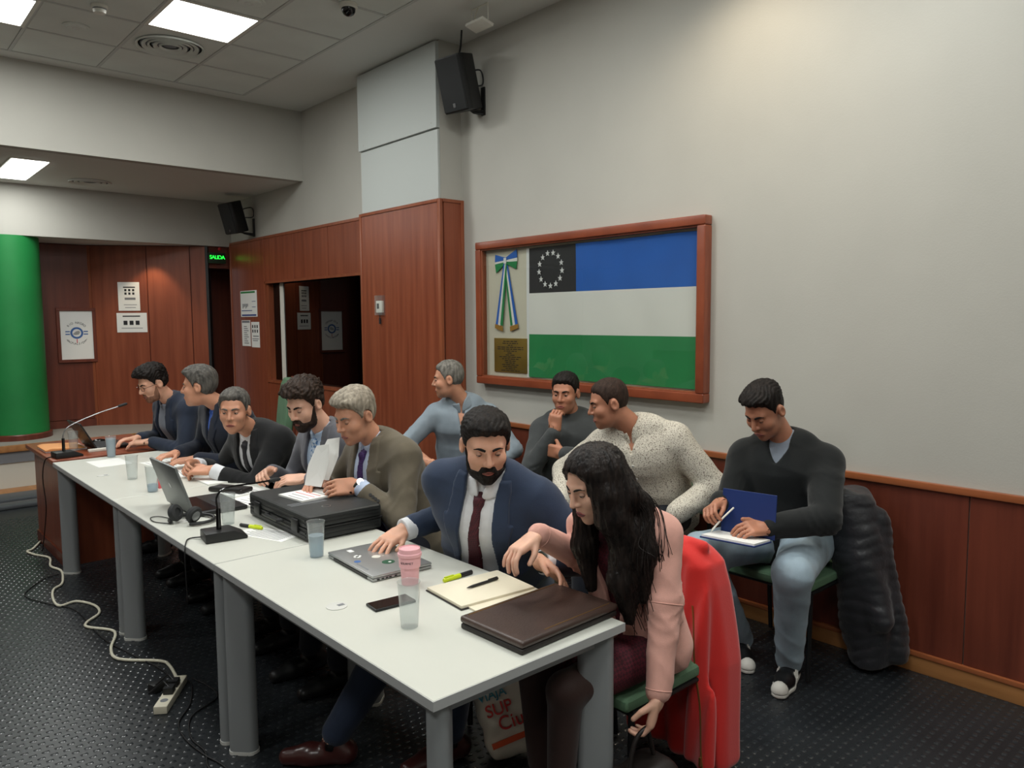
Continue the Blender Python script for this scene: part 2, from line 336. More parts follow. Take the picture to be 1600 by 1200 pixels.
# panelled wall at the back, curved corner, doorway
ZT = .45
bk = MB().box(-3.2, 2.3, 9.87, 9.97, ZT, ZS).build('wall_back', 'wood_dark', kind='structure')
for a, b in [(-3.0, -1.75), (-1.74, -.5), (-.49, .76), (.77, 1.66), (1.67, 2.25)]:
    MB().box(a, b, 9.85, 9.87, ZT+.09, ZS-.01).build('wood_panel', 'wood_dark', bk, bevel=.002, seg=1)
MB().box(-3.2, 2.26, 9.845, 9.87, ZT, ZT+.085).build('skirting', 'wood_dark', bk)
A, B = Vector((2.25, 9.85, 0)), Vector((3.33, 9.17, 0)); d = (B-A).normalized(); nrm = Vector((-d.y, d.x, 0)); nrm = nrm if nrm.y > 0 else -nrm
wc = MB()
wc.prism([(0, 0), ((B-A).length, 0), ((B-A).length, .1), (0, .1)], 0, ZS, lambda u, v, w_: A+d*u+nrm*(v+.015)+Vector((0, 0, w_)))
wc = wc.build('wall_back_corner', 'wood_dark', kind='structure')
LB = (B-A).length
for u0, u1 in [(.02, .62), (.63, 1.10), (1.11, LB)]:
    MB().prism([(u0, 0), (u1, 0), (u1, .02), (u0, .02)], .1, ZS-.01, lambda u, v, w_: A+d*u+nrm*v+Vector((0, 0, w_))).build('wood_panel', 'wood', wc, bevel=.002, seg=1)
MB().prism([(-.02, -.006), (.02, -.006), (.02, .02), (-.02, .02)], .1, ZS-.01, lambda u, v, w_: A+d*u+nrm*v+Vector((0, 0, w_))).build('joint_trim', 'wood_edge', wc)
MB().prism([(LB, -.005), (LB+.03, -.005), (LB+.03, .12), (LB, .12)], 0, ZS, lambda u, v, w_: A+d*u+nrm*v+Vector((0, 0, w_))).build('door_jamb', 'black_plastic', wc)
MB().box(3.3, 4.4, 9.2, 9.3, 2.28, ZS+.02).box(3.3, 4.4, 10.3, 10.4, 0, ZS).build('wall_doorway', 'wood_dark', kind='structure')
d1 = MB().box(3.36, 4.2, 9.8, 9.84, 0, 2.27).build('door_1', 'wood_dark', kind='structure')
MB().box(3.36, 3.40, 9.79, 9.8, 0, 2.27).build('door_edge', 'black_plastic', d1); MB().cyl((3.46, 9.8, 1.02), (3.46, 9.74, 1.02), .012).cyl((3.46, 9.75, 1.02), (3.58, 9.75, 1.02), .01).build('door_handle', 'steel', d1, smooth='auto')
MB().box(4.38, 4.42, 9.2, 10.6, 0, ZS).build('wall_passage', 'wood_dark', kind='structure')

# stage along the back
st = MB().box(-3.2, 3.2, 8.84, 9.87, 0, ZT-.02).build('floor_stage', 'stage_front', kind='structure')
MB().box(-3.2, 3.2, 8.85, 9.87, ZT-.02, ZT).build('stage_top', 'stage_top', st)
MB().box(-3.2, 3.2, 8.80, 8.85, ZT-.06, ZT+.002).build('nosing', 'wood_raw', st, bevel=.004)
MB().box(-3.2, 3.2, 8.825, 8.84, ZT-.17, ZT-.06).build('recess_band', 'ink_grey', st)
MB().box(-3.2, 3.2, 8.55, 8.84, 0, .03).build('plinth', 'wood_raw', st, bevel=.003)
tr = MB().box(-3.2, 3.2, 8.2, 8.5, 0, .05).build('trim_2', 'trunking', kind='structure', bevel=.02)
tr = MB().box(-3.2, 3.2, 7.95, 8.12, 0, .04).build('trim_3', 'trunking', kind='structure', bevel=.018)

# walls behind the camera and to the left
wl = MB().box(-3.3, -3.2, -2.5, 10.6, 0, ZC+.1).build('wall_left', 'wall_paint', kind='structure')
MB().box(-3.2, -3.18, -2.5, 8.2, 0, 1.1).build('wainscot_panel', 'wood_dark', wl)
MB().box(-3.3, 3.9, -2.6, -2.5, 0, ZC+.1).build('wall_rear', 'wall_paint', kind='structure')

# green column on the stage
gc = empty('green_column', (1.40, 9.42, ZT), label='thick round green painted column with wooden base on stage', cat='column')
MB().lathe([(.29, .055), (.29, ZS-ZT)], n=48).build('shaft', 'green_paint', gc, smooth='auto')
MB().lathe([(.315, 0), (.315, .05), (.305, .06), (.0, .06)], n=48).build('base_ring', 'wood_dark', gc, smooth='auto')
# ================================================================== implicit surfaces -> meshes (surface nets)
def V3(*a): return np.array(a, float)
def unit(a): a = np.asarray(a, float); return a/np.linalg.norm(a)
def smin(a, b, k): 
    h = np.clip(.5+.5*(b-a)/k, 0, 1); return b+(a-b)*h-k*h*(1-h)
def sphere_d(P, c, r): return np.sqrt(((P-c)**2).sum(1))-r
def cap_d(P, a, b, r0, r1=None):
    r1 = r0 if r1 is None else r1; a = np.asarray(a, float); ab = np.asarray(b, float)-a
    t = np.clip(((P-a)@ab)/max(ab@ab, 1e-9), 0, 1)
    q = P-a-t[:, None]*ab
    return np.sqrt((q**2).sum(1))-(r0+(r1-r0)*t)
def ell_d(P, c, r):
    q = P-np.asarray(c, float); r = np.asarray(r, float)
    k0 = np.sqrt(((q/r)**2).sum(1)); k1 = np.sqrt(((q/(r*r))**2).sum(1))+1e-9
    return k0*(k0-1)/k1
def box_d(P, c, h, r=0):
    q = np.abs(P-np.asarray(c, float))-(np.asarray(h, float)-r)
    return np.sqrt((np.maximum(q, 0)**2).sum(1))+np.minimum(q.max(1), 0)-r
def sdf_mesh(f, lo, hi, h, B=6):
    lo = np.asarray(lo, float); hi = np.asarray(hi, float)
    nb = np.maximum(np.ceil((hi-lo)/(h*B)).astype(int), 1); n = nb*B+1
    c = np.stack(np.meshgrid(*[lo[i]+(np.arange(nb[i])+.5)*h*B for i in range(3)], indexing='ij'), -1).reshape(-1, 3)
    d = f(c); act = np.abs(d) < h*B*.87*1.7+.012
    Vv = np.repeat(np.repeat(np.repeat(np.where(d > 0, 1., -1.).reshape(nb), B, 0), B, 1), B, 2).astype(np.float32)
    Vv = np.pad(Vv, ((0, 1), (0, 1), (0, 1)), mode='edge')
    ib = np.argwhere(act.reshape(nb))
    if len(ib) == 0: return np.zeros((0, 3)), np.zeros((0, 4), int)
    off = np.stack(np.meshgrid(*[np.arange(B+1)]*3, indexing='ij'), -1).reshape(-1, 3)
    need = np.zeros(n, bool)
    idx = (ib[:, None, :]*B+off[None]).reshape(-1, 3); need[idx[:, 0], idx[:, 1], idx[:, 2]] = True
    ij = np.argwhere(need); vals = np.empty(len(ij), np.float32)
    for s in range(0, len(ij), 200000): vals[s:s+200000] = f(lo+ij[s:s+200000]*h)
    Vv[need] = np.where(vals == 0, 1e-9, vals)
    for ax in range(3):                      # closed at the borders
        sl = [slice(None)]*3
        for e in (0, -1):
            sl[ax] = e; Vv[tuple(sl)] = np.maximum(Vv[tuple(sl)], 1e-6)
    sgn = Vv < 0
    cs = np.zeros(tuple(n-1), np.int8)
    for dx in (0, 1):
        for dy in (0, 1):
            for dz in (0, 1): cs += sgn[dx:n[0]-1+dx, dy:n[1]-1+dy, dz:n[2]-1+dz]
    cell = np.argwhere((cs > 0) & (cs < 8)); m = len(cell)
    cid = np.full(tuple(n-1), -1, np.int32); cid[cell[:, 0], cell[:, 1], cell[:, 2]] = np.arange(m)
    acc = np.zeros((m, 3)); cnt = np.zeros(m)
    cor = [(0, 0, 0), (1, 0, 0), (0, 1, 0), (1, 1, 0), (0, 0, 1), (1, 0, 1), (0, 1, 1), (1, 1, 1)]
    cv = [Vv[cell[:, 0]+a, cell[:, 1]+b, cell[:, 2]+c_] for a, b, c_ in cor]
    for i in range(8):
        for j in range(i+1, 8):
            df = [abs(cor[i][k]-cor[j][k]) for k in range(3)]
            if sum(df) != 1: continue
            x = (cv[i] < 0) != (cv[j] < 0)
            t = cv[i][x]/(cv[i][x]-cv[j][x])
            acc[x] += np.array(cor[i])+t[:, None]*(np.array(cor[j])-np.array(cor[i])); cnt[x] += 1
    verts = lo+(cell+acc/np.maximum(cnt, 1)[:, None])*h
    faces = []
    for ax in range(3):
        u, v = [(1, 2), (2, 0), (0, 1)][ax]
        s0 = [slice(None)]*3; s1 = [slice(None)]*3; s0[ax] = slice(0, -1); s1[ax] = slice(1, None)
        A, Bq = sgn[tuple(s0)], sgn[tuple(s1)]; e = np.argwhere(A != Bq)
        e = e[(e[:, u] > 0) & (e[:, v] > 0) & (e[:, u] < n[u]-1) & (e[:, v] < n[v]-1)]
        if not len(e): continue
        q = []
        for du, dv in ((-1, -1), (0, -1), (0, 0), (-1, 0)):
            t = e.copy(); t[:, u] += du; t[:, v] += dv; q.append(cid[t[:, 0], t[:, 1], t[:, 2]])
        q = np.stack(q, 1); neg = A[e[:, 0], e[:, 1], e[:, 2]]
        q[~neg] = q[~neg][:, ::-1]; faces.append(q)
    return verts, (np.concatenate(faces) if faces else np.zeros((0, 4), int))
def join_vf(parts):
    Vs, Fs, k = [], [], 0
    for v, f in parts:
        Vs.append(v); Fs.append(f+k); k += len(v)
    return np.concatenate(Vs), np.concatenate(Fs)
def sdf_obj(name, f, lo, hi, h, mat, parent=None, origin=None, **kw):
    v, fc = sdf_mesh(f, lo, hi, h)
    if len(fc) == 0: return None
    if origin is not None: v = v-np.asarray(origin)
    return finish(name, np_mesh(name, v, fc), mat, parent, smooth=True, **kw)
def wrinkle(P, amp, k=26, seed=0):
    a = np.sin(P[:, 0]*k+2.1*np.sin(P[:, 2]*k*.55+seed)+seed)*np.sin(P[:, 2]*k*.8+1.7*np.sin(P[:, 1]*k*.6+seed*2))
    b = np.sin(P[:, 1]*k*1.3+P[:, 2]*k*.9+seed*3)
    return amp*(.65*a+.35*b)
def ecap_d(P, a, b, ra, rb, ka, kb, side):
    ab = b-a; L2 = ab@ab; ax = ab/math.sqrt(L2); s = unit(side-ax*(side@ax)); t = np.clip(((P-a)@ab)/L2, 0, 1)
    q = P-a-t[:, None]*ab; qs = q@s; r = ra+(rb-ra)*t; k = ka+(kb-ka)*t
    return np.sqrt(np.maximum((q**2).sum(1)-qs**2+(qs/k)**2, 0))-r
# ================================================================== furniture and things
TZ = .74
TT = .7405
# --- three tables in a row
def make_table():
    t = empty('conference_table', (0, 0, 0))
    MB().box(0, .71, 0, 1.41, TZ-.026, TZ).build('table_top', 'table_white', t, bevel=.002, seg=1)
    e = MB().box(-.0015, .7115, -.0015, 0, TZ-.027, TZ-.0015).box(-.0015, .7115, 1.41, 1.4115, TZ-.027, TZ-.0015).box(-.0015, 0, 0, 1.41, TZ-.027, TZ-.0015).box(.71, .7115, 0, 1.41, TZ-.027, TZ-.0015)
    e.build('edge_band', 'table_edge', t)
    MB().box(.05, .66, .045, .075, TZ-.07, TZ-.026).box(.05, .66, 1.335, 1.365, TZ-.07, TZ-.026).box(.04, .07, .05, 1.36, TZ-.07, TZ-.026).box(.64, .67, .05, 1.36, TZ-.07, TZ-.026).build('under_frame', 'leg_grey', t)
    for sx in (0, 1):
        for sy in (0, 1):
            cx, cy = (.062, .648)[sx], (.062, 1.348)[sy]; ax = Vector((1 if sx else -1, 1 if sy else -1, 0)).normalized(); ay = Vector((-ax.y, ax.x, 0))
            poly = [(.028*math.cos(a)+(.027 if math.cos(a) > 0 else -.027), .029*math.sin(a)) for a in [2*math.pi*(k+.5)/20 for k in range(20)]]
            c = Vector((cx, cy, 0))
            leg = MB().prism(poly, .012, TZ-.026, lambda u, v, w_: c+ax*u+ay*v+Vector((0, 0, w_))).build('leg', 'leg_grey', t, smooth='auto', bevel=0)
            leg.data.polygons.foreach_set('use_smooth', [True]*len(leg.data.polygons)); leg.data.set_sharp_from_angle(angle=.6)
            MB().prism([(u*1.05, v*1.06) for u, v in poly], 0, .013, lambda u, v, w_: c+ax*u+ay*v+Vector((0, 0, w_))).build('foot_cap', 'leg_cap', leg)
    gm = MB().lathe([(.0, 0), (.031, 0), (.034, .0015), (.034, .003), (.0, .003)], n=28)
    g = gm.build('cable_grommet', 'leg_cap', t, smooth='auto'); g.location = (.13, .71, TZ-.001)
    MB().box(.004, .026, -.008, .008, .0028, .0036).build('grommet_slot', 'ink_grey', g)
    return t
tb = make_table(); tb.location = (1.03, 1.457, 0)
tag(tb, 'white rectangular table nearest the camera, holding the pink cup and leather portfolio', 'table', 'white meeting tables in a row')
t2 = copy_tree(tb); t2.location = (1.03, 2.875, 0); tag(t2, 'white middle table carrying the black hard case and headphones', 'table', 'white meeting tables in a row')
t3 = copy_tree(tb); t3.location = (1.03, 4.293, 0); tag(t3, 'white far table of the row, butted against the wooden desk', 'table', 'white meeting tables in a row')
# --- wooden desk at the far end
dk = empty('wooden_desk', (1.42, 6.27, 0), label='reddish wooden desk beyond the white tables, with laptop and folder', cat='desk')
MB().box(-.38, .36, -.5, .45, TZ-.03, TZ).build('desk_top', 'wood', dk, bevel=.006)
MB().box(-.33, -.3, -.46, .42, .08, TZ-.03).build('modesty_panel', 'wood', dk); MB().box(-.34, -.29, -.47, .43, 0, .08).build('plinth', 'wood_dark', dk)
for y in (-.46, .4): MB().box(-.3, .3, y, y+.03, 0, TZ-.03).build('side_panel', 'wood', dk)

# --- stacking chairs with green upholstery
def make_chair():
    c = empty('stacking_chair', (0, 0, 0))       # faces -x
    s = .43
    MB().box(-.22, .21, -.225, .225, .425, .47).build('seat', 'green_fabric', c, bevel=.018, seg=3)
    b = MB(); 
    b.prism([(-.19, 0), (.19, 0), (.205, .08), (.2, .19), (.185, .235), (.15, .26), (.1, .27), (-.1, .27), (-.15, .26), (-.185, .235), (-.2, .19), (-.205, .08)], 0, .04, lambda u, v, w_: Vector((.215+w_+.16*v*.6, u, .56+v)))
    b.build('backrest', 'green_fabric', c, bevel=.015, seg=3)
    for sy in (-1, 1):
        MB().tube([(-.19, sy*.215, .012), (-.185, sy*.215, .42)], .0115, 8).build('leg', 'black_plastic', c, smooth='auto')
        MB().tube([(.24, sy*.215, .012), (.2, sy*.215, .43), (.215, sy*.2, .6), (.255, sy*.17, .79)], .0115, 8).build('leg', 'black_plastic', c, smooth='auto')
    MB().tube([(-.185, -.215, .415), (-.185, .215, .415)], .01, 8).tube([(.2, -.215, .415), (.2, .215, .415)], .01, 8).tube([(-.185, -.215, .415), (.2, -.215, .415)], .01, 8).tube([(-.185, .215, .415), (.2, .215, .415)], .01, 8).build('seat_frame', 'black_plastic', c)
    MB().box(.25, .258, -.16, .16, .58, .79).build('back_shell', 'black_plastic', c, bevel=.003, seg=1)
    return c
ch0 = make_chair(); first = True
CH = [(1.995, 1.70, .0, 'green padded chair under the red coat at the near table end'),
      (2.10, 2.22, .35, 'green padded chair of the man in the navy suit'),
      (2.10, 3.12, .05, 'green padded chair of the grey-haired man in the olive jacket'),
      (2.20, 3.72, .05, 'green padded chair of the bearded man in the grey suit'),
      (2.18, 4.42, .0, 'chair of the man in black looking toward the camera'),
      (2.10, 5.02, -.1, 'chair of the grey-haired man turned away in profile'),
      (2.14, 5.9, 0, 'chair of the man with glasses typing at the desk'),
      (3.25, 4.22, -.35, 'wall-side chair of the man in the pale blue shirt'),
      (3.42, 3.28, 0, 'wall-side chair of the man resting chin on hand'),
      (3.36, 2.60, -.1, 'wall-side chair of the man in the speckled shirt'),
      (3.40, 1.83, 0, 'green padded chair with the black puffer jacket on its back')]
for x, y, a, lb in CH:
    o = ch0 if first else copy_tree(ch0); first = False
    o.location = (x, y, 0); o.rotation_euler = (0, 0, a); tag(o, lb, 'chair', 'green stacking chairs')
# --- wood-shelled armchair behind the far seats
sc = empty('shell_armchair', (2.80, 6.35, 0), rz=-.25, label='empty armchair with wooden shell back and pale green cushion', cat='armchair')
sh = lambda u, v, w_: Vector((.1+w_+.12*v-.35*u*u*1.2, u, .5+v))
poly = [(-.2, 0), (.2, 0), (.235, .25), (.24, .45), (.2, .6), (.12, .66), (-.12, .66), (-.2, .6), (-.24, .45), (-.235, .25)]
MB().prism(poly, .05, .08, sh).build('back_shell', 'wood_dark', sc, bevel=.008)
MB().prism([(u*.88, v*.93+.04) for u, v in poly], -.02, .05, sh).build('back_cushion', 'green_fabric', sc, bevel=.02, seg=3)
MB().box(-.28, .14, -.24, .24, .42, .52).build('seat', 'green_fabric', sc, bevel=.03, seg=3)
MB().box(-.26, .16, -.22, .22, .39, .42).build('seat_base', 'wood_dark', sc, bevel=.01)
MB().cyl((-.06, 0, .08), (-.06, 0, .39), .03).build('column', 'black_plastic', sc, smooth='auto')
for k in range(5):
    a = 2*math.pi*k/5; MB().tube([(-.06, 0, .1), (-.06+.28*math.cos(a), .28*math.sin(a), .05)], [.025, .018], 8).ball((-.06+.28*math.cos(a), .28*math.sin(a), .03), .03, 10, 6).build('foot', 'black_plastic', sc, smooth='auto')
MB().box(.272, .275, -.03, .03, .80, .86).build('sticker', 'tag_cream', sc)

# --- microphones
def mic(loc, rz, label, neck, cable):
    m = empty('gooseneck_microphone', loc, rz, label, 'microphone', 'desk microphones')
    MB().prism([(-.085, 0), (.085, 0), (.085, .014), (.03, .042), (-.085, .042)], -.058, .058, lambda u, v, w_: Vector((u, w_, v))).build('base', 'black_plastic', m, bevel=.006)
    MB().cyl((-.02, 0, .04), (-.02, 0, .13), .0105, .009, 12).build('socket', 'black_gloss', m, smooth='auto')
    iv = m.matrix_basis.inverted() if False else (Matrix.Translation(loc) @ Matrix.Rotation(rz, 4, 'Z')).inverted()
    P = [iv @ Vector(q) for q in neck]; P[0] = Vector((-.02, 0, .12))
    pts = spline(P, 8); MB().tube(pts, .0042, 8).build('gooseneck', 'steel' if cable == 1 else 'black_gloss', m, smooth='auto')
    d = (pts[-1]-pts[-2]).normalized(); MB().tube([pts[-1], pts[-1]+d*.01, pts[-1]+d*.055, pts[-1]+d*.065], [.005, .0095, .0095, .006], 12).build('capsule', 'dark_mesh', m, smooth='auto')
    return m
m1 = mic((1.15, 5.88, TZ), .1, 'desk microphone with long straight gooseneck at the far end', [(1.13, 5.88, .86), (1.135, 5.88, .90), (1.175, 5.882, .95), (1.343, 5.909, 1.013), (1.491, 5.917, 1.054)], 1)
m2 = mic((1.19, 3.19, TZ), -.15, 'desk microphone with black neck bent toward the hard case', [(1.17, 3.2, .86), (1.172, 3.21, .91), (1.2, 3.222, .94), (1.26, 3.241, .945), (1.374, 3.283, .935), (1.45, 3.31, .93)], 2)
MB().tube(spline([(1.115, 3.24, TZ+.01), (1.073, 3.271, TZ+.004), (1.035, 3.2, TZ+.005), (1.02, 3.17, TZ-.04), (1.02, 3.16, .5)], 6), .003, 6).build('microphone_cable', 'cable_black', smooth=True, label='thin black cable dropping over the table edge from the near microphone', cat='cable')
MB().tube(spline([(1.06, 5.9, TZ+.01), (1.028, 5.95, TZ-.02), (1.03, 6.07, .58), (1.04, 6.07, .38), (1.05, 6.24, .16), (1.04, 6.3, .01)], 6), .0035, 6).build('microphone_cable', 'cable_black', smooth=True, label='black cable hanging down the side of the wooden desk', cat='cable')

# --- plastic cups
def cup(loc, label, fill=.0, h=.138, mat='clear_plastic'):
    c = empty('plastic_cup', loc, label=label, cat='cup', group='clear plastic cups')
    r0, r1 = .026, .034; t = .0008
    MB().lathe([(0, .002), (r0, .002), (r1, h), (r1+.0016, h+.0005), (r1+.0012, h+.003), (r1-t, h+.001), (r0-t, .004), (0, .004)], n=28).build('body', mat, c, smooth='auto')
    if fill:
        rf = r0+(r1-r0)*fill; MB().lathe([(0, .0045), (r0-.0015, .0045), (rf-.0015, h*fill), (0, h*fill)], n=24).build('water', 'frosted', c, smooth='auto')
    return c
cup((1.24, 1.87, TZ), 'empty clear plastic cup in front of the pink cup', .0)
cup((1.36, 2.69, TZ), 'clear plastic cup of water beside the black hard case', .62)
cup((1.29, 3.40, TZ), 'clear plastic cup behind the near microphone', .0)
cup((1.245, 4.34, TZ), 'clear plastic cup behind the open laptop, by the red card', .3)
cup((1.26, 4.77, TZ), 'clear empty plastic cup in the middle of the far table', .0)
cup((1.37, 5.66, TZ), 'plastic cup of water near the far table end', .9, mat='clear_plastic')
cup((1.24, 6.12, TZ), 'clear plastic cup on the desk behind the far microphone', .0)
# red and white packet by the far laptop
rp = MB().prism([(-.03, 0), (.03, 0), (.002, .055)], -.006, .006, lambda u, v, w_: Vector((1.30+w_, 4.42+u, TZ+v))).build('folded_card', 'red_plastic', label='small red folded card standing by a plastic cup', cat='card')
# pink cup
pc = empty('travel_cup', (1.455, 2.185, TZ), label='pink reusable coffee cup with lid beside the closed laptop', cat='cup')
MB().lathe([(0, 0), (.029, 0), (.036, .102), (0, .102)], n=36).build('body', 'pink_silicone', pc, smooth='auto')
MB().lathe([(.0345, .062), (.0372, .063), (.0385, .098), (.0355, .099)], n=36).build('sleeve', 'pink_silicone', pc, smooth='auto')
MB().lathe([(0, .1), (.041, .1), (.042, .104), (.042, .111), (.0385, .114), (.037, .128), (.035, .1285), (.033, .124), (0, .124)], n=36).build('lid', 'pink_silicone', pc, smooth='auto')
for k, chh in enumerate('GOURMET'):
    a = math.atan2(-2.185, -1.455)+(-.75+k*.18)-.1
    n_ = Vector((math.cos(a), math.sin(a), 0)); text('lettering', chh, .0105, 'ink', pc, frame_mtx(n_*.0378+Vector((0, 0, .082)), (-n_.y, n_.x, 0), (0, 0, 1)), .0006)

# --- closed laptop with stickers
lp = empty('closed_laptop', (1.495, 2.455, TZ), rz=-.06, label='closed silver laptop with stickers under a man\'s hand', cat='laptop')
MB().box(-.122, .122, -.183, .183, .002, .013).build('base', 'aluminium', lp, bevel=.005); MB().box(-.122, .122, -.183, .183, .0138, .0235).build('lid', 'aluminium', lp, bevel=.004)
MB().box(-.1235, -.121, -.14, .13, .004, .0125).build('hinge_gap', 'black_plastic', lp)
for k, x in enumerate((-.1, -.082, -.066, -.052, -.03)): MB().box(x-.005, x+.005, -.1842, -.182, .005, .010).build('port', 'black_plastic', lp)
top = lambda u, v, w_: Vector((u, v, w_))
MB().lathe([(0, .0236), (.024, .0236), (.024, .0241), (0, .0241)], (-.0, -.075, 0), 28).build('round_sticker', 'sticker_green', lp)
MB().lathe([(0, .0242), (.006, .0242), (.006, .0245), (0, .0245)], (.004, -.079, 0), 14).build('sticker_dot', 'paper', lp)
ap = [(.017*math.cos(t)*(1+.12*math.cos(2*t)), .018*math.sin(t)-.004*math.cos(t)**2*(1 if math.sin(t) > 0 else -1)*.8) for t in [2*math.pi*k/22 for k in range(22)]]
MB().prism(ap, .0235, .0239, lambda u, v, w_: Vector((-.005+v, .01-u, w_))).prism([(.0, .021), (.007, .024), (.009, .031), (.003, .029)], .0235, .0239, lambda u, v, w_: Vector((-.005+v, .01-u, w_))).build('logo', 'white_plastic', lp)
MB().box(-.075, -.045, .05, .062, .0235, .0239).box(-.066, -.054, .04, .072, .0235, .0239).build('cross_sticker', 'paper', lp)
MB().lathe([(0, .0236), (.013, .0236), (.013, .0239), (0, .0239)], (-.088, .0, 0), 18).build('round_sticker', 'sticker_blue', lp)
MB().box(-.105, -.097, -.11, -.02, .0235, .0238).build('strip_sticker', 'ink_grey', lp); MB().box(-.06, -.04, .12, .15, .0235, .0238).build('small_sticker', 'paper', lp)

# --- open laptop on the middle table
l2 = empty('open_laptop', (1.22, 3.80, TZ), label='open grey laptop seen from behind its screen', cat='laptop')
MB().box(0, .25, -.185, .185, .002, .02).build('base', 'black_plastic', l2, bevel=.005)
MB().box(.02, .12, -.16, .16, .02, .0215).build('keyboard', 'black_gloss', l2); MB().box(.15, .22, -.05, .05, .02, .021).build('touchpad', 'ink', l2)
ld = Matrix.Translation((.0, 0, .018)) @ Matrix.Rotation(math.radians(-18), 4, 'Y')
sc_ = MB().box(-.012, 0, -.185, .185, 0, .245, ld).build('screen_lid', 'laptop_grey', l2, bevel=.004)
MB().box(0, .001, -.172, .172, .015, .232, ld).build('display', 'screen_dark', sc_)
MB().lathe([(0, 0), (.014, 0), (.014, .0008), (0, .0008)], n=22).build('logo', 'steel', sc_).matrix_basis = ld @ Matrix.Translation((-.0125, 0, .125)) @ Matrix.Rotation(-math.pi/2, 4, 'Y')
# --- laptop on the wooden desk
l3 = empty('open_laptop', (1.36, 6.17, TZ), rz=.05, label='open black laptop on the wooden desk under typing hands', cat='laptop')
MB().box(0, .23, -.16, .16, .002, .02).build('base', 'black_plastic', l3, bevel=.005); MB().box(.02, .12, -.14, .14, .02, .0215).build('keyboard', 'ink', l3)
ld = Matrix.Translation((.0, 0, .018)) @ Matrix.Rotation(math.radians(-28), 4, 'Y')
MB().box(-.01, 0, -.16, .16, 0, .21, ld).build('screen_lid', 'black_plastic', l3, bevel=.004)
# folder and papers on the desk
fo = empty('manila_folder', (1.20, 6.28, TZ), label='orange paper folder lying on the corner of the wooden desk', cat='folder')
MB().box(-.13, .13, -.14, .14, .002, .012).build('sheets', 'paper', fo); MB().prism([(-.135, .0125), (.12, .0125), (.12, .017), (-.1, .03), (-.135, .02)], -.15, .15, lambda u, v, w_: Vector((u, w_, v))).build('cover', 'manila', fo, bevel=.003)
MB().box(1.30, 1.42, 5.96, 6.0, TZ, TZ+.02).build('remote_control', 'white_plastic', bevel=.006, label='small white and grey device beside the desk laptop', cat='remote')
MB().ball((1.47, 6.4, TZ+.012), (.05, .03, .018)).build('computer_mouse', 'black_gloss', smooth=True, label='small black computer mouse on the wooden desk', cat='mouse')

# --- headphones
hp = empty('headphones', (1.185, 3.56, TZ), rz=.5, label='black over-ear headphones lying in front of the open laptop', cat='headphones')
MB().tube([(.085*math.cos(a), .105*math.sin(a), .012) for a in [math.radians(-150+k*12) for k in range(26)]], .008, 8).build('headband', 'black_plastic', hp, smooth='auto')
for s_ in (-1, 1):
    c = Vector((-.045, s_*.052, .048)); e_ = MB().lathe([(0, -.014), (.034, -.014), (.04, -.004), (.036, .012), (.02, .016), (.018, .008), (0, .008)], n=22).build('ear_cushion', 'dark_mesh', hp, smooth='auto')
    e_.location = c; e_.rotation_euler = (s_*math.radians(70), .3, 0); MB().lathe([(0, -.016), (.022, -.016), (.022, -.0145)], n=20).build('ear_cap', 'steel', e_)
MB().tube(spline([(-.06, -.06, .02), (-.02, -.01, .012), (.02, .03, .01)], 6), .0035, 6).build('microphone_boom', 'black_gloss', hp)
MB().tube(spline([(1.13, 3.62, TZ+.006), (1.10, 3.74, TZ+.004), (1.06, 3.747, TZ+.004), (1.05, 3.66, TZ+.004), (1.09, 3.58, TZ+.004)], 8), .0022, 6).build('headphone_cable', 'cable_black', smooth=True, label='thin headphone cable looping on the table', cat='cable')

# --- hard case
hc = empty('hard_case', (1.595, 3.175, TZ), rz=-.02, label='large black plastic hard case lying flat on the middle table', cat='case')
MB().box(-.175, .175, -.31, .31, .004, .052).build('lower_shell', 'case_black', hc, bevel=.014, seg=3); MB().box(-.175, .175, -.31, .31, .056, .112).build('lid', 'case_black', hc, bevel=.014, seg=3)
MB().box(-.178, .178, -.313, .313, .05, .058).build('rim', 'black_plastic', hc, bevel=.003)
for z in (.02, .035, .072, .088): MB().box(-.16, .16, -.3125, -.308, z, z+.006).build('rib', 'black_plastic', hc)
for z in (.02, .035, .072, .088): MB().box(-.1775, -.173, -.29, .29, z, z+.006).build('rib', 'black_plastic', hc)
for y in (-.2, .2): MB().box(-.186, -.174, y-.03, y+.03, .03, .085).build('latch', 'black_plastic', hc, bevel=.004)
MB().tube([(-.178, -.07, .054), (-.2, -.065, .054), (-.2, .065, .054), (-.178, .07, .054)], .008, 8).build('handle', 'black_plastic', hc)
for k in range(3): MB().box(-.15, .02, -.10+.018*k, -.094+.018*k, .1118, .1128).build('lid_stripe', 'ink_grey', hc)
MB().lathe([(.016, .1118), (.02, .1118), (.02, .1132), (.016, .1132)], (-.03, -.19, 0), 24, closed=True).build('emblem', 'steel', hc)

# --- papers
def sheet(x0, x1, y0, y1, z, rz, label, n=6, mat='paper', th=.0012, lines=True):
    p = empty('paper_sheets', ((x0+x1)/2, (y0+y1)/2, z), rz, label, 'papers'); a, b = (x1-x0)/2, (y1-y0)/2
    MB().box(-a, a, -b, b, 0, th).build('sheet', mat, p)
    if lines:
        for k in range(n):
            v = -a*.8+k*(1.6*a/n); MB().box(v, v+.004, -b*.8, b*(.8-.3*((k*7) % 3)/3), th, th+.0003).build('print_line', 'ink_grey', p)
    return p
sheet(1.46, 1.69, 4.98, 5.30, TZ, .1, 'white papers in front of the profile man at the far table')
sheet(1.40, 1.60, 4.62, 4.92, TZ, -.15, 'loose printed sheet beside the two far cups')
sheet(1.50, 1.70, 3.92, 4.2, TZ, .12, 'white sheets under the black pouch')
sheet(1.47, 1.70, 3.53, 3.85, TZ, .2, 'thick white papers between open laptop and hard case', th=.012)
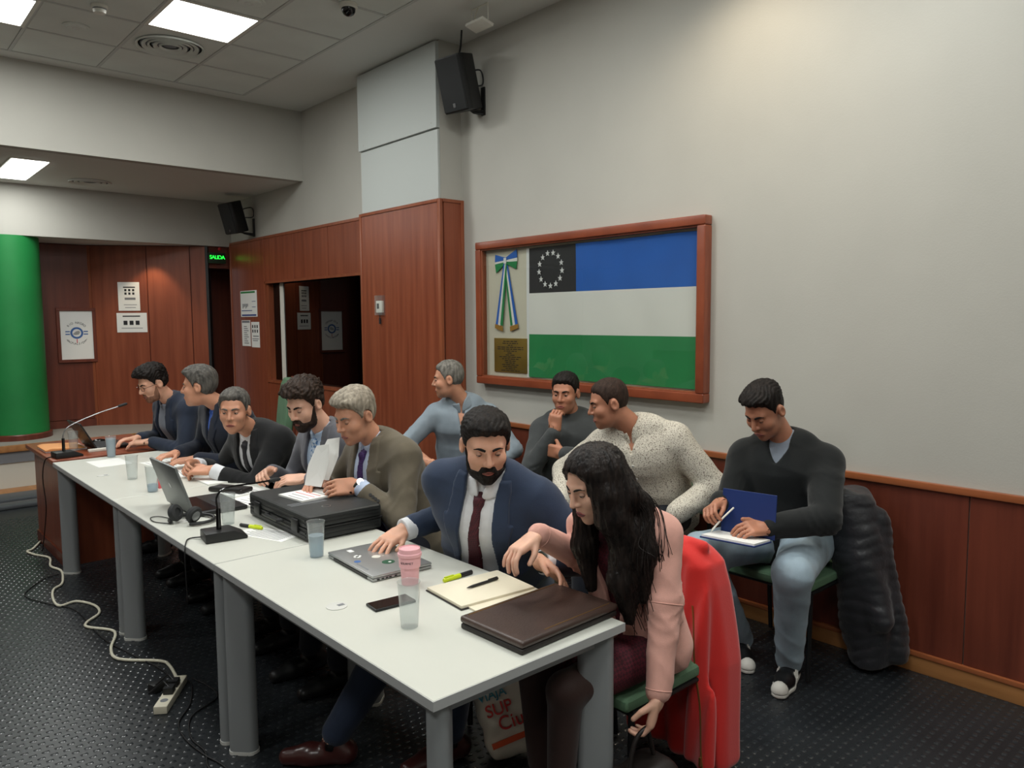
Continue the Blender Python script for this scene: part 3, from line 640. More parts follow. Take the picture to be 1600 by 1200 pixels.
sheet(1.29, 1.42, 2.98, 3.26, TZ, .35, 'printed papers partly under the hard case', n=9)
sheet(1.20, 1.40, 5.3, 5.58, TZ, .05, 'blank white sheet at the far table corner', lines=False)
nbk = MB().box(1.52, 1.70, 4.28, 4.52, TZ, TZ+.008).build('notepad', 'paper', label='closed white notepad under the clasped hands', cat='notepad', bevel=.002)
po = empty('black_pouch', (1.56, 4.06, TZ+.002), .5, 'small black leather pouch lying on papers', 'pouch')
MB().box(-.05, .05, -.11, .11, 0, .022).build('body', 'leather_edge', po, bevel=.01, seg=3); MB().box(-.052, -.02, -.1, .1, .018, .026).build('flap', 'black_plastic', po, bevel=.004)
MB().box(1.46, 1.475, 4.9, 5.05, TZ+.002, TZ+.012).build('pen', 'ink', label='black pen lying on the far papers', cat='pen', bevel=.004)
def marker(loc, rz, label):
    m = empty('highlighter', loc, rz, label, 'highlighter')
    MB().tube([(0, 0, .008), (.07, 0, .008), (.075, 0, .008)], [.0085, .0085, .006], 10).build('cap', 'yellow_marker', m, smooth='auto'); MB().tube([(-.055, 0, .008), (0, 0, .008)], .008, 10).build('barrel', 'black_plastic', m, smooth='auto'); MB().box(.03, .07, -.003, .003, .016, .019).build('clip', 'yellow_marker', m)
    return m
marker((1.62, 2.115, TZ), math.pi+.05, 'yellow and black highlighter above the open notebook')
h2 = marker((1.335, 3.27, TZ), -1.2, 'yellow highlighter pen in front of the hard case')

# --- notebook, pen, phone, portfolio
nb = empty('open_notebook', (1.59, 1.955, TZ), rz=-.09, label='open cream notebook with a black pen on it', cat='notebook')
MB().box(-.15, .15, -.105, .12, .001, .004).build('cover', 'leather_edge', nb, bevel=.001, seg=1); MB().box(-.146, .146, -.1, .116, .004, .014).build('page_block', 'paper_cream', nb, bevel=.002)
MB().box(-.12, .155, -.17, -.09, .0005, .006).build('lower_pages', 'paper_cream', nb)
pn = empty('ballpoint_pen', (1.615, 1.975, TZ+.0145), rz=.02, label='black ballpoint pen lying on the open notebook', cat='pen')
MB().tube([(-.075, 0, .005), (-.065, 0, .005), (-.05, 0, .005), (.06, 0, .005), (.065, 0, .005)], [.001, .003, .0048, .0048, .003], 10).build('barrel', 'black_plastic', pn, smooth='auto'); MB().box(.02, .062, -.0015, .0015, .0095, .012).build('clip', 'black_gloss', pn)
ph = empty('smartphone', (1.30, 2.065, TZ), rz=-.1, label='black smartphone lying beside the empty cup', cat='phone')
MB().box(-.072, .072, -.036, .036, 0, .009).build('body', 'black_plastic', ph, bevel=.003); MB().box(-.068, .068, -.033, .033, .009, .0096).build('screen', 'black_gloss', ph)
bf = empty('leather_portfolio', (1.555, 1.635, TZ), rz=.03, label='dark brown zipped leather portfolio at the table corner', cat='portfolio')
MB().box(-.205, .205, -.135, .13, .0, .017).build('lower_cover', 'leather_edge', bf, bevel=.007, seg=3)
MB().box(-.207, .207, -.137, .132, .018, .04).build('upper_cover', 'leather', bf, bevel=.012, seg=4)
MB().tube([(-.185, .116, .0402), (.185, .116, .0402)], .0016, 6).tube([(-.1, -.118, .0402), (.185, -.118, .0402)], .0016, 6).build('zip', 'zip_gold', bf)

# --- flag case on the wall
fc = empty('framed_flag', (XW, 3.49, 1.17), label='large wooden glazed frame holding a blue, white and green flag', cat='framed flag')
def wallbox(y0, y1, z0, z1, x0, x1): return MB().box(x0-XW, x1-XW, y0-3.49, y1-3.49, z0-1.17, z1-1.17)
FY0, FY1, FZ0, FZ1 = 2.487, 4.51, 1.172, 2.224
for a in [(FY0, FY1, FZ1-.055, FZ1), (FY0, FY1, FZ0, FZ0+.055), (FY0, FY0+.055, FZ0+.055, FZ1-.055), (FY1-.055, FY1, FZ0+.055, FZ1-.055)]:
    r = wallbox(*a, XW-.07, XW).build('frame_rail', 'wood_frame', fc, bevel=.01, seg=3)
for a in [(FY0+.052, FY1-.052, FZ1-.064, FZ1-.052), (FY0+.052, FY1-.052, FZ0+.052, FZ0+.064), (FY0+.052, FY0+.064, FZ0+.06, FZ1-.06), (FY1-.064, FY1-.052, FZ0+.06, FZ1-.06)]:
    wallbox(*a, XW-.056, XW-.01).build('inner_bead', 'wood_edge', fc, bevel=.004)
wallbox(FY0+.05, FY1-.05, FZ0+.05, FZ1-.05, XW-.012, XW-.004).build('backing', 'backing_cream', fc)
def cloth(y0, y1, z0, z1, amp, x, nm, mat, nyy=40, nzz=14, drop=0):
    V = []; F = []
    for i in range(nyy+1):
        for j in range(nzz+1):
            y = y0+(y1-y0)*i/nyy; z = z0+(z1-z0)*j/nzz
            q = amp*(math.sin(y*9+z*5)+.6*math.sin(y*17-z*11+1))
            V.append((x-XW-abs(amp)+q*.5, y-3.49, z-1.17-drop*math.sin((y-2.55)/1.42*math.pi)*.5))
    for i in range(nyy):
        for j in range(nzz): F.append((i*(nzz+1)+j, (i+1)*(nzz+1)+j, (i+1)*(nzz+1)+j+1, i*(nzz+1)+j+1))
    me = bpy.data.meshes.new(nm); me.from_pydata(V, [], F); o = finish(nm, me, mat, fc, smooth=True)
    s = o.modifiers.new('thick', 'SOLIDIFY'); s.thickness = .002; s.use_rim = False
    return o
cloth(2.545, 3.515, 1.833, 2.145, .004, XW-.014, 'blue_stripe', 'flag_blue'); cn = cloth(3.515, 3.97, 1.833, 2.145, .002, XW-.014, 'canton', 'flag_black')
cloth(2.545, 3.97, 1.547, 1.833, .005, XW-.014, 'white_stripe', 'flag_white'); cloth(2.55, 3.97, 1.245, 1.547, .005, XW-.014, 'green_stripe', 'flag_green')
for k in range(13):
    a = 2*math.pi*(k+.5)/13; cy, cz = 3.753+.112*math.sin(a), 1.99+.112*math.cos(a)
    st_ = [((.022 if i % 2 == 0 else .009)*math.sin(math.pi*i/5), (.022 if i % 2 == 0 else .009)*math.cos(math.pi*i/5)) for i in range(10)]
    MB().prism(st_, XW-.0235, XW-.0205, lambda u, v, w_: Vector((w_-XW, cy+u-3.49, cz+v-1.17))).build('star', 'star_white', cn)
MB().box(-.016, -.013, 3.97-3.49, 4.0-3.49, 1.24-1.17, 2.15-1.17).build('hem', 'star_white', fc)
# rosette with two tails
rs = MB(); rib = lambda pts, nm, mat, x: MB().prism(pts, x-.004, x, lambda u, v, w_: Vector((w_-XW, u-3.49, v-1.17))).build(nm, mat, fc, bevel=.001, seg=1)
cyb, czb = 4.215, 2.075
rib([(cyb, czb+.022), (cyb+.115, czb+.05), (cyb+.12, czb-.005), (cyb, czb+.002)], 'bow_loop', 'flag_blue', XW-.02); rib([(cyb, czb+.006), (cyb+.118, czb-.005), (cyb+.118, czb-.02), (cyb, czb-.01)], 'bow_loop', 'flag_white', XW-.02); rib([(cyb, czb-.008), (cyb+.118, czb-.02), (cyb+.105, czb-.085), (cyb+.01, czb-.025)], 'bow_loop', 'flag_green', XW-.021)
rib([(cyb, czb+.022), (cyb-.12, czb+.075), (cyb-.125, czb+.015), (cyb, czb+.002)], 'bow_loop', 'flag_blue', XW-.02); rib([(cyb, czb+.006), (cyb-.125, czb+.015), (cyb-.125, czb-.01), (cyb, czb-.01)], 'bow_loop', 'flag_white', XW-.02); rib([(cyb, czb-.008), (cyb-.125, czb-.01), (cyb-.115, czb-.065), (cyb-.01, czb-.025)], 'bow_loop', 'flag_green', XW-.021)
for s_, e in ((1, .112), (-1, -.125)):
    x = XW-.024 if s_ > 0 else XW-.019
    for k, mt in enumerate(['flag_blue', 'flag_white', 'flag_green'] if s_ > 0 else ['flag_blue', 'flag_white', 'flag_green']):
        o0 = s_*(.016-.012*k); b0 = e*1.0-s_*(.026*k)
        rib([(cyb+o0, czb-.01), (cyb+o0-s_*.012, czb-.01), (cyb+b0-s_*.026, czb-.47), (cyb+b0, czb-.46)], 'ribbon_tail', mt, x)
    rib([(cyb+e+s_*.004, czb-.455), (cyb+e-s_*.082, czb-.475), (cyb+e-s_*.08, czb-.51), (cyb+e+s_*.008, czb-.487)], 'gold_fringe', 'gold', x-.002)
rib([(cyb-.014, czb+.02), (cyb+.014, czb+.02), (cyb+.014, czb-.02), (cyb-.014, czb-.02)], 'knot', 'star_white', XW-.027)
pq = MB().box(-.02, -.012, 3.995-3.49, 4.355-3.49, 1.265-1.17, 1.515-1.17).build('plaque', 'brass', fc, bevel=.002)
rr = random.Random(3)
for k, wd in enumerate([.15, .17, .05, .28, .28, .14, .06, .1, .24, .18, .12, .1, .18, .16, .1, .2]):
    z = 1.495-k*.0142-.003; y = 4.175+wd/2
    while y > 4.175-wd/2+.008:
        l = rr.uniform(.018, .05); l = min(l, y-(4.175-wd/2)); MB().box(-.0208, -.0199, y-l-3.49, y-3.49, z-.0028-1.17, z+.0028-1.17).build('engraved_line', 'ink', pq); y -= l+.009
wallbox(FY0+.05, FY1-.05, FZ0+.05, FZ1-.05, XW-.048, XW-.045).build('glass_pane', 'pane_glass', fc)

# --- things on the walls and ceiling
def speaker(loc, yaw, tilt, label, wall_dx, s=1.0):
    r = empty('loudspeaker', loc, 0, label, 'loudspeaker', 'wall loudspeakers')
    m = Matrix.Rotation(yaw, 4, 'Z') @ Matrix.Rotation(-tilt, 4, 'Y') @ Matrix.Scale(s, 4)
    P = [(-.11, -.125), (-.11, .125), (-.07, .135), (.11, .075), (.11, -.075), (-.07, -.135)]
    MB().prism(P, -.2, .2, lambda u, v, w_: m @ Vector((u, v, w_))).build('cabinet', 'black_plastic', r, bevel=.012, seg=2)
    MB().prism([(-.122, -.115), (-.122, .115), (-.108, .122), (-.108, -.122)], -.19, .19, lambda u, v, w_: m @ Vector((u, v, w_))).build('grille', 'dark_mesh', r, bevel=.004)
    MB().box(-.1245, -.1215, -.012, .012, -.165, -.135, m).build('badge', 'steel', r)
    e = m @ Vector((.05, 0, -.2)); 
    MB().box(wall_dx-.012, wall_dx, -.02-.03, .02-.03, -.2, 0).tube([tuple(e), (e.x+.02, e.y-.01, e.z-.015), (wall_dx-.006, -.03, -.19)], .01, 8).tube([(e.x-.06, e.y, e.z-.004), (wall_dx-.006, -.03, -.17)], .008, 8).build('bracket', 'black_plastic', r)
    MB().tube(spline([m @ Vector((.11, 0, .08)), (wall_dx-.02, -.02, .12), (wall_dx-.012, -.03, .02), m @ Vector((.11, 0, -.02))], 6), .006, 6).build('cable_loop', 'cable_black', r)
    return r
speaker((3.52, 4.50, 3.355), .14, .28, 'black loudspeaker on the wall beside the white-boarded pillar', XW-3.52, .95)
speaker((3.43, 8.50, 2.80), .2, .28, 'black loudspeaker under the soffit in the far corner', XB-3.43, .85)
MB().tube([(3.50, 4.5, 3.54), (3.52, 4.5, 3.62), (3.53, 4.5, 3.73)], .007, 6).build('speaker_cable', 'cable_black', label='short black cable from ceiling to the near loudspeaker', cat='cable')
fd = empty('floodlight', (3.36, 4.10, ZC), label='small white floodlight hanging from the ceiling by the wall', cat='floodlight')
MB().tube([(0, -.1, 0), (0, -.1, -.11)], .005, 6).tube([(0, .07, 0), (0, .07, -.11)], .005, 6).box(-.008, .008, -.1, .07, -.004, 0).build('bracket', 'white_plastic', fd)
mf = Matrix.Translation((-.01, -.015, -.125)) @ Matrix.Rotation(.25, 4, 'Y'); MB().box(-.05, .05, -.095, .085, -.008, .012, mf).build('housing', 'white_plastic', fd, bevel=.004); MB().box(-.02, .03, -.04, .03, .012, .035, mf).build('driver_box', 'white_plastic', fd, bevel=.004)
MB().tube(spline([(0, .03, -.1), (.01, .05, -.05), (0, .0, 0)], 5), .003, 5).build('lead', 'cable_white', fd)
dm = empty('dome_camera', (2.68, 4.62, ZC), label='black dome security camera on the ceiling', cat='camera'); MB().lathe([(0, 0), (.06, 0), (.06, -.022), (.05, -.03), (0, -.03)], n=28).build('base', 'white_plastic', dm, smooth='auto'); MB().lathe([(.046, -.03), (.044, -.05), (.033, -.066), (.018, -.075), (0, -.078)], n=24).build('dome', 'black_gloss', dm, smooth='auto')
vt = empty('air_diffuser', (2.05, 6.18, ZC), label='round ringed air vent in the main ceiling', cat='vent')
for k, r in enumerate((.21, .17, .13, .09, .05)): MB().lathe([(r, -.004), (r+.012, -.004-.006*(k % 2)), (r+.028, -.018), (r+.03, -.004)], n=40, closed=True).build('ring', 'ceiling_tile', vt, smooth='auto')
MB().lathe([(0, -.002), (.235, -.002), (.235, -.0012), (0, -.0012)], n=40).build('throat', 'ink_grey', vt)
v2 = empty('air_diffuser', (2.02, 8.6, ZL), label='round air vent in the lower ceiling at left', cat='vent')
for r in (.16, .11, .06): MB().lathe([(r, -.004), (r+.012, -.012), (r+.03, -.016), (r+.034, -.004)], n=32, closed=True).build('ring', 'ceiling_plain', v2, smooth='auto')
MB().lathe([(0, -.002), (.19, -.002), (.19, -.001), (0, -.001)], n=32).build('throat', 'ink_grey', v2)
for nm, x, y, r, lb in [('ceiling_speaker', 1.42, 6.2, .085, 'flat round white disc on a ceiling tile at left'), ('ceiling_speaker', 2.17, 5.0, .1, 'faint round disc on the ceiling at the top edge')]:
    c = empty(nm, (x, y, ZC), label=lb, cat='ceiling fitting'); MB().lathe([(0, -.014), (r*.7, -.014), (r*.75, -.006), (r, -.006), (r, 0)], n=32).build('disc', 'ceiling_tile', c, smooth='auto'); MB().lathe([(r*.2, -.016), (r*.3, -.016), (r*.3, -.013), (r*.2, -.013)], n=20, closed=True).build('inner_ring', 'ceiling_plain', c)
sd = empty('smoke_detector', (1.45, 5.70, ZC), label='small white smoke detector on the ceiling near the lights', cat='smoke detector'); MB().lathe([(0, 0), (.05, 0), (.05, -.02), (.038, -.022), (.038, -.028), (.042, -.03), (.036, -.05), (0, -.055)], n=28).build('body', 'white_plastic', sd, smooth='auto'); MB().lathe([(.0385, -.0225), (.041, -.0225), (.041, -.0275), (.0385, -.0275)], n=24, closed=True).build('vent_slot', 'ink_grey', sd)
th = empty('thermostat', (XP, 5.59, 1.77), label='white thermostat in a clear box on the wooden pillar', cat='thermostat')
MB().box(-.028, 0, -.06, .06, -.075, .09).build('clear_box', 'clear_plastic', th); MB().box(-.024, -.002, -.045, .045, -.055, .045).build('unit', 'white_plastic', th, bevel=.004); MB().box(-.0255, -.0238, -.005, .028, -.022, .022).build('display', 'ink', th)
MB().tube([(-.015, 0, -.075), (-.015, 0, -.10)], .003, 6).box(-.02, -.01, -.008, .008, -.15, -.10).build('key', 'ink', th)
def notice(y0, y1, z0, z1, label, fn=None):
    p = empty('wall_notice', (XB-.02, (y0+y1)/2, z0), label=label, cat='notice'); hy, H = (y1-y0)/2, z1-z0
    MB().box(-.003, -.0005, -hy, hy, 0, H).build('sheet', 'paper', p)
    def mk(u0, u1, v0, v1, mat='ink_grey'): MB().box(-.0036, -.003, hy-2*hy*u1, hy-2*hy*u0, H*v0, H*v1).build('print', mat, p)
    fn(mk); return p
def nA(mk):
    mk(.03, .9, .9, .97, 'ink_green'); mk(.05, .7, .22, .25, 'ink_blue'); mk(.06, .94, .03, .09, 'ink_blue')
    for v in (.36, .57): mk(.7, .92, v, v+.02, 'ink_blue')
    for k in range(6): mk(.12+.06*k, .16+.06*k, .32+.04*(k % 3), .5, 'ink_grey')
def nB(mk):
    mk(.05, .95, .9, .98)
    for k in range(9): mk(.25, .8-.1*(k % 3), .1+.08*k, .13+.08*k)
def nC(mk):
    for i in range(3):
        for j in range(2): mk(.12+.28*i, .26+.28*i, .58+.18*j, .70+.18*j, 'ink')
    mk(.1, .9, .32, .35); mk(.15, .8, .25, .28); mk(.2, .9, .42, .46)
notice(8.42, 8.88, 1.70, 2.0, 'evacuation plan sheet with green header on wood panel', nA)
notice(8.63, 8.87, 1.36, 1.66, 'narrow white list of text below the evacuation plan', nB); notice(8.38, 8.60, 1.35, 1.64, 'narrow white notice with rows of small figures', nC)
# emblem poster on the back wall
pt = empty('framed_poster', (2.09, 9.85, 1.23), label='framed white poster with round blue emblem on the back wall', cat='poster')
for a in [(-.2, .2, .55, .585), (-.2, .2, -.035, 0), (-.2, -.165, 0, .55), (.165, .2, 0, .55)]: MB().box(a[0], a[1], -.03, 0, a[2], a[3]).build('frame_rail', 'wood_dark', pt, bevel=.003, seg=1)
MB().box(-.166, .166, -.014, -.006, -.001, .551).build('sheet', 'paper', pt)
fm = lambda x, z: frame_mtx((x, -.0146, z), (1, 0, 0), (0, 0, 1))
for body, up, r, mat in (('RIO NEGRO', 1, .115, 'ink'), ('LEGISLATURA', -1, .125, 'ink')):
    for k, chh in enumerate(body):
        a = (k-(len(body)-1)/2)*(.2 if up > 0 else .17)*up
        if chh != ' ': text('lettering', chh, .034, mat, pt, frame_mtx((r*math.sin(a)*1.0, -.0146, .30+up*r*math.cos(a)*1.0), (math.cos(a), 0, -math.sin(a)), (math.sin(a), 0, math.cos(a))), .0005)
MB().lathe([(.045, 0), (.066, 0), (.066, .001), (.045, .001)], n=32, closed=True).build('emblem_ring', 'sticker_blue', pt).matrix_basis = fm(0, .30)
MB().prism([(-.042, -.012), (-.01, .018), (.02, .026), (.036, .01), (.02, -.018), (-.02, -.022)], 0, .001, lambda u, v, w_: Vector((u, -.0146-w_, .30+v))).build('emblem_shape', 'aluminium', pt)
for s_ in (-1, 1):
    for dz in (.01, -.02): MB().box(*sorted((s_*.07, s_*.115)), -.0155, -.0146, .30+dz, .312+dz).build('emblem_wing', 'sticker_blue', pt)
MB().box(-.004, .004, -.0155, -.0146, .185, .232).build('emblem_stem', 'ink_red', pt)
# notices on the angled wall
def angled(u, z0, w_, h_, label, fn):
    ang = math.atan2(d.y, d.x); p = empty('wall_notice', tuple(A+d*u-nrm*.002)+() if False else (A.x+d.x*u-nrm.x*.002, A.y+d.y*u-nrm.y*.002, z0), ang, label, 'notice')
    MB().box(-w_/2, w_/2, -.003, 0, 0, h_).build('sheet', 'paper', p)
    fn(lambda a, b, c, e, mat='ink_grey': MB().box(-w_/2+w_*a, -w_/2+w_*b, -.0036, -.003, h_*c, h_*e).build('print', mat, p))
def nD(mk):
    mk(.25, .8, .8, .84, 'ink')
    for i in range(3):
        for j in range(2): mk(.3+.18*i, .4+.18*i, .56+.12*j, .64+.12*j, 'ink')
    mk(.3, .8, .38, .46); mk(.25, .85, .2, .22); mk(.3, .8, .1, .12)
def nE(mk):
    mk(.2, .78, .8, .86, 'ink')
    for i in range(3): mk(.22+.2*i, .35+.2*i, .38, .6, 'ink')
    mk(.15, .85, .2, .23)
angled(.42, 1.78, .235, .33, 'upright white notice with two rows of icons on back corner', nD); angled(.44, 1.53, .33, .225, 'landscape white notice with three round icons on back corner', nE)
# exit sign
ex = empty('exit_sign', (3.455, 9.12, 2.33), rz=.0, label='glowing green SALIDA exit sign above the doorway', cat='exit sign')
MB().box(-.1, .1, 0, .03, 0, .125).build('housing', 'exit_body', ex, bevel=.004); text('lettering', 'SALIDA', .062, 'exit_green', ex, frame_mtx((0, -.002, .07), (1, 0, 0), (0, 0, 1)), .001, .85)
MB().ball((.03, .0, .17), .02, 10, 6).build('indicator', 'red_plastic', ex)
# socket plate under the window
MB().box(XB-.026, XB-.02, 6.95, 7.03, .55, .67).build('light_switch', 'cream_plastic', bevel=.002, label='cream switch plate on the wood panel under the window', cat='switch')

# --- floor: power strip and cables
ps = empty('power_strip', (1.02, 3.435, 0), rz=math.atan2(.225, .155), label='white power strip on the floor with black plugs', cat='power strip')
MB().box(-.145, .145, -.028, .028, .002, .036).build('body', 'cream_plastic', ps, bevel=.004)
for x in (-.02, .045): 
    p_ = MB().box(x-.022, x+.022, -.02, .02, .036, .065).tube([(x, 0, .06), (x+.02, .03, .08), (x+.01, .09, .03)], .005, 6).build('plug', 'black_plastic', ps, bevel=.0)
for x in (.09, -.09): MB().lathe([(0, .0362), (.016, .0362), (.016, .0366), (0, .0366)], (x, 0, 0), 16).build('socket', 'ink_grey', ps)
ad = MB().box(-.035, .035, -.025, .025, 0, .04); ad = ad.build('power_adapter', 'black_plastic', bevel=.006, label='black power adapter lying against the power strip', cat='adapter'); ad.location = (1.0, 3.55, 0); ad.rotation_euler = (0, 0, .3)
W = [(1.081, 6.603), (0.999, 6.415), (0.956, 6.371), (0.982, 6.244), (1.044, 6.086), (1.011, 5.870), (1.042, 5.715), (1.014, 5.519), (0.981, 5.404), (0.925, 5.331), (0.889, 5.144), (0.895, 5.000), (0.984, 5.014), (1.047, 4.873), (1.038, 4.722), (0.950, 4.616), (0.939, 4.542), (1.02, 4.414), (1.02, 4.322), (0.957, 4.154), (0.953, 3.999), (1.095, 3.840), (1.114, 3.757), (1.10, 3.62), (1.09, 3.56)]
MB().tube(spline([(x, y, .009) for x, y in W], 5), .0075, 8).build('extension_cable', 'cable_white', smooth=True, label='white extension cable snaking along the floor to the power strip', cat='cable')
def floor_cable(P, lb): MB().tube(spline([(x, y, .006) for x, y in P], 6), .0035, 6).build('power_cable', 'cable_black', smooth=True, label=lb, cat='cable')
floor_cable([(1.015, 5.652), (0.927, 5.615), (0.796, 5.419), (0.784, 5.283), (0.862, 5.071), (0.950, 4.856), (0.961, 4.343), (1.009, 4.058), (1.071, 3.762), (1.08, 3.6)], 'thin black cable beside the white extension cable')
floor_cable([(1.124, 3.564), (1.128, 3.493), (1.062, 3.317), (0.971, 3.186), (0.949, 3.043), (0.965, 2.878), (0.99, 2.765), (1.0, 2.6)], 'black cable on the floor running from power strip toward the camera')
floor_cable([(1.150, 3.557), (1.178, 3.431), (1.170, 3.294), (1.029, 3.203), (0.97, 3.041), (0.975, 2.9), (0.95, 2.75), (1.075, 2.60)], 'black cable looping around the double table leg')
MB().tube(spline([(-.2, 8.79, .35), (.0, 8.79, .33), (.1, 8.79, .25), (.3, 8.79, .2), (.62, 8.79, .16), (.8, 8.79, .22), (.98, 8.79, .06), (1.02, 8.74, .035)], 5), .005, 6).build('wall_cable', 'cable_black', smooth=True, label='thin cable trailing down the white stage front', cat='cable')
# --- shopping bag under the table
bg_ = empty('shopping_bag', (1.90, 2.15, 0), label='crumpled white plastic shopping bag with red and teal print under the table', cat='bag')
fx = unit((.75, -.66, 0)); nz = unit((-.66, -.75, .25)); 
mb_ = np.array([fx*math.cos(.33)+np.array((0, 0, math.sin(.33))), [0, 0, 0], nz]); mb_[0] = unit(mb_[0]-nz*(mb_[0]@nz)); mb_[1] = np.cross(nz, mb_[0])
bc = np.array((1.82, 2.10, .23))
def bag_f(P):
    q = (P-bc)@mb_.T
    dd = box_d(q*np.array((1, 1, 1)), (0, 0, -.04), (.125-.0, .21, .07), .05)
    dd = dd+.005*np.sin(q[:, 0]*40+q[:, 1]*22)*np.sin(q[:, 1]*31)+.0025*np.sin(q[:, 1]*75+3*np.sin(q[:, 0]*30))
    return np.maximum(dd, -(P[:, 2]-.004))
bo = sdf_obj('bag_body', bag_f, bc-.33, bc+.33, .008, 'bag_white', bg_, origin=(1.90, 2.15, 0))
def bm_(u, v, tilt=0): return frame_mtx(tuple(bc-np.array((1.90, 2.15, 0))+mb_[0]*u+mb_[1]*v+mb_[2]*.037), tuple(mb_[0]*math.cos(tilt)+mb_[1]*math.sin(tilt)), tuple(-mb_[0]*math.sin(tilt)+mb_[1]*math.cos(tilt)))
text('print_viaja', 'VIAJA', .045, 'bag_teal', bg_, bm_(-.045, .035), .004); text('print_sup', 'SUP', .062, 'bag_red', bg_, bm_(-.035, -.02), .004); text('print_ciu', 'Ciu', .07, 'bag_red', bg_, bm_(-.005, -.075), .004)
MB().prism([(-.1, .072), (.1, .082), (.1, .112), (-.1, .102)], -.004, .004, lambda u, v, w_: Vector(bc-np.array((1.90, 2.15, 0))+mb_[0]*u+mb_[1]*v+mb_[2]*(.036+w_))).build('print_band', 'bag_orange', bg_)
MB().prism([(-.1, -.15), (.1, -.14), (.1, -.12), (-.1, -.13)], -.004, .004, lambda u, v, w_: Vector(bc-np.array((1.90, 2.15, 0))+mb_[0]*u+mb_[1]*v+mb_[2]*(.036+w_))).build('print_band', 'bag_orange', bg_)
# --- red coat over the near chair
rcO = np.array((2.258, 1.665, .0))
def coat_f(P):
    q = P-rcO; z = q[:, 2]; y = q[:, 1]
    wl_ = np.interp(z, [.05, .45, .72, .80, .86], [-.255, -.245, -.205, -.185, -.11]); wr_ = np.interp(z, [.05, .5, .74, .80, .86], [.23, .22, .215, .19, .10])
    cy = (wl_+wr_)/2; hw = (wr_-wl_)/2; fade = np.clip((.88-z)*1.5, 0, 1)
    xs = np.interp(z, [.05, .5, .88], [.05, .025, .0])+fade*(.018*np.sin(y*33+z*3)+.009*np.sin(y*61-z*7+1))
    dd = box_d(np.stack([q[:, 0]-xs, (y-cy)/hw*.2, z-.455], 1), (0, 0, 0), (.08, .2, .405), .05)
    fr = ecap_d(P, V3(2.205, 1.53, .78), V3(2.17, 1.47, .12), .024, .028, 1.9, 2.6, V3(.25, 1, 0))+.006*np.sin(y*70+z*9)
    slv = cap_d(P, (2.265, 1.42, .80), (2.26, 1.33, .36), .05, .046)+.004*np.sin(z*55+y*30)
    col_ = cap_d(P, (2.25, 1.53, .85), (2.25, 1.70, .85), .024)
    return smin(smin(dd, fr, .02), col_, .03)
rc = empty('red_coat', (2.275, 1.61, 0.05), label='bright red zipped coat draped over the near chair back', cat='coat')
sdf_obj('coat_body', coat_f, (2.08, 1.18, .02), (2.42, 1.92, .97), .008, 'red_wool', rc, origin=(2.275, 1.61, .05))
def coat_front(y, z):
    xx = np.linspace(2.05, 2.3, 200); pp = np.stack([xx, np.full(200, y), np.full(200, z)], 1); return pp[np.argmax(coat_f(pp) < 0)]
MB().tube([Vector(coat_front(1.52-.08*t_, .66-.54*t_))-Vector((2.275, 1.61, .05)) for t_ in np.linspace(0, 1, 14)], .004, 6).build('zip', 'zip_gold', rc)
MB().box(-.006, .006, -.004, .004, -.03, .0).build('zip_puller', 'zip_gold', rc).location = Vector(coat_front(1.445, .16))-Vector((2.28, 1.61, .05))
# --- black puffer jacket over the wall chair
pjO = np.array((3.54, 1.545, 0))
def puff_f(P):
    q = P-pjO; z = q[:, 2]
    wy = np.interp(z, [.0, .1, .5, .8, .88], [.08, .10, .125, .11, .065]); wx = np.interp(z, [0, .5, .88], [.075, .115, .10]); cy = np.interp(z, [0, .4, .85], [-.045, -.02, .06]); cx = np.interp(z, [0, .5, .88], [.03, .0, -.0])
    quilt = .0065*np.abs(np.sin((z+.3*(q[:, 1]-cy)+.012*np.sin(q[:, 1]*30+z*14))*math.pi/.058))**.6
    e = np.sqrt(((q[:, 0]-cx)/wx)**2+((q[:, 1]-cy)/wy)**2)
    body = (e-1)*np.minimum(wx, wy)-quilt
    body = np.maximum(body, np.maximum(.03-z, z-.84))
    slv = cap_d(P, (3.47, 1.60, .80), (3.50, 1.42, .28), .05, .048)-.005*np.abs(np.sin(z*math.pi/.05))**.6
    s2 = cap_d(P, (3.58, 1.50, .72), (3.62, 1.40, .10), .055, .062)-.006*np.abs(np.sin(z*math.pi/.05+q[:, 0]*9))**.6
    return smin(smin(body, slv, .03), s2, .015)+.005*np.sin(q[:, 1]*26+z*11)+.003*np.sin(q[:, 0]*45+z*30)
pj = empty('puffer_jacket', (3.54, 1.545, .03), label='black quilted puffer jacket hanging from the chair by the wall', cat='jacket')
sdf_obj('jacket_body', puff_f, (3.32, 1.28, .0), (3.72, 1.75, .96), .008, 'puffer', pj, origin=(3.54, 1.545, .03))
# ================================================================== people
def skin_mat(name, col, rough=.48):
    m = pm(name, col, rough, var=.05, vscale=14, sss=.12, bump=.03, bscale=300, spec=.4); return name
SKC = {'skin_a': (216, 164, 138), 'skin_b': (202, 146, 118), 'skin_c': (180, 124, 98), 'skin_d': (222, 174, 150)}
for k_, c_ in SKC.items(): skin_mat(k_, c_)
pm('lips', (160, 92, 82), .45); pm('lips_f', (150, 70, 74), .4)
def hair_mat(name, c1, c2, rough=.6):
    pm(name, c1, rough, col2=c2, vscale=60, stretch=(1, 1, .25), bump=.6, bscale=90, spec=.18)
hair_mat('stubble', (120, 86, 70), (150, 108, 88), .8); hair_mat('hair_black', (18, 15, 14), (38, 32, 29)); hair_mat('hair_brown', (34, 26, 22), (64, 50, 42)); hair_mat('hair_grey', (78, 76, 72), (140, 136, 128)); hair_mat('hair_silver', (112, 104, 92), (176, 166, 150)); hair_mat('hair_salt', (60, 58, 56), (108, 104, 98)); hair_mat('hair_long', (17, 14, 14), (42, 34, 31), .42); hair_mat('hair_buzz', (42, 32, 27), (66, 50, 42), .7)
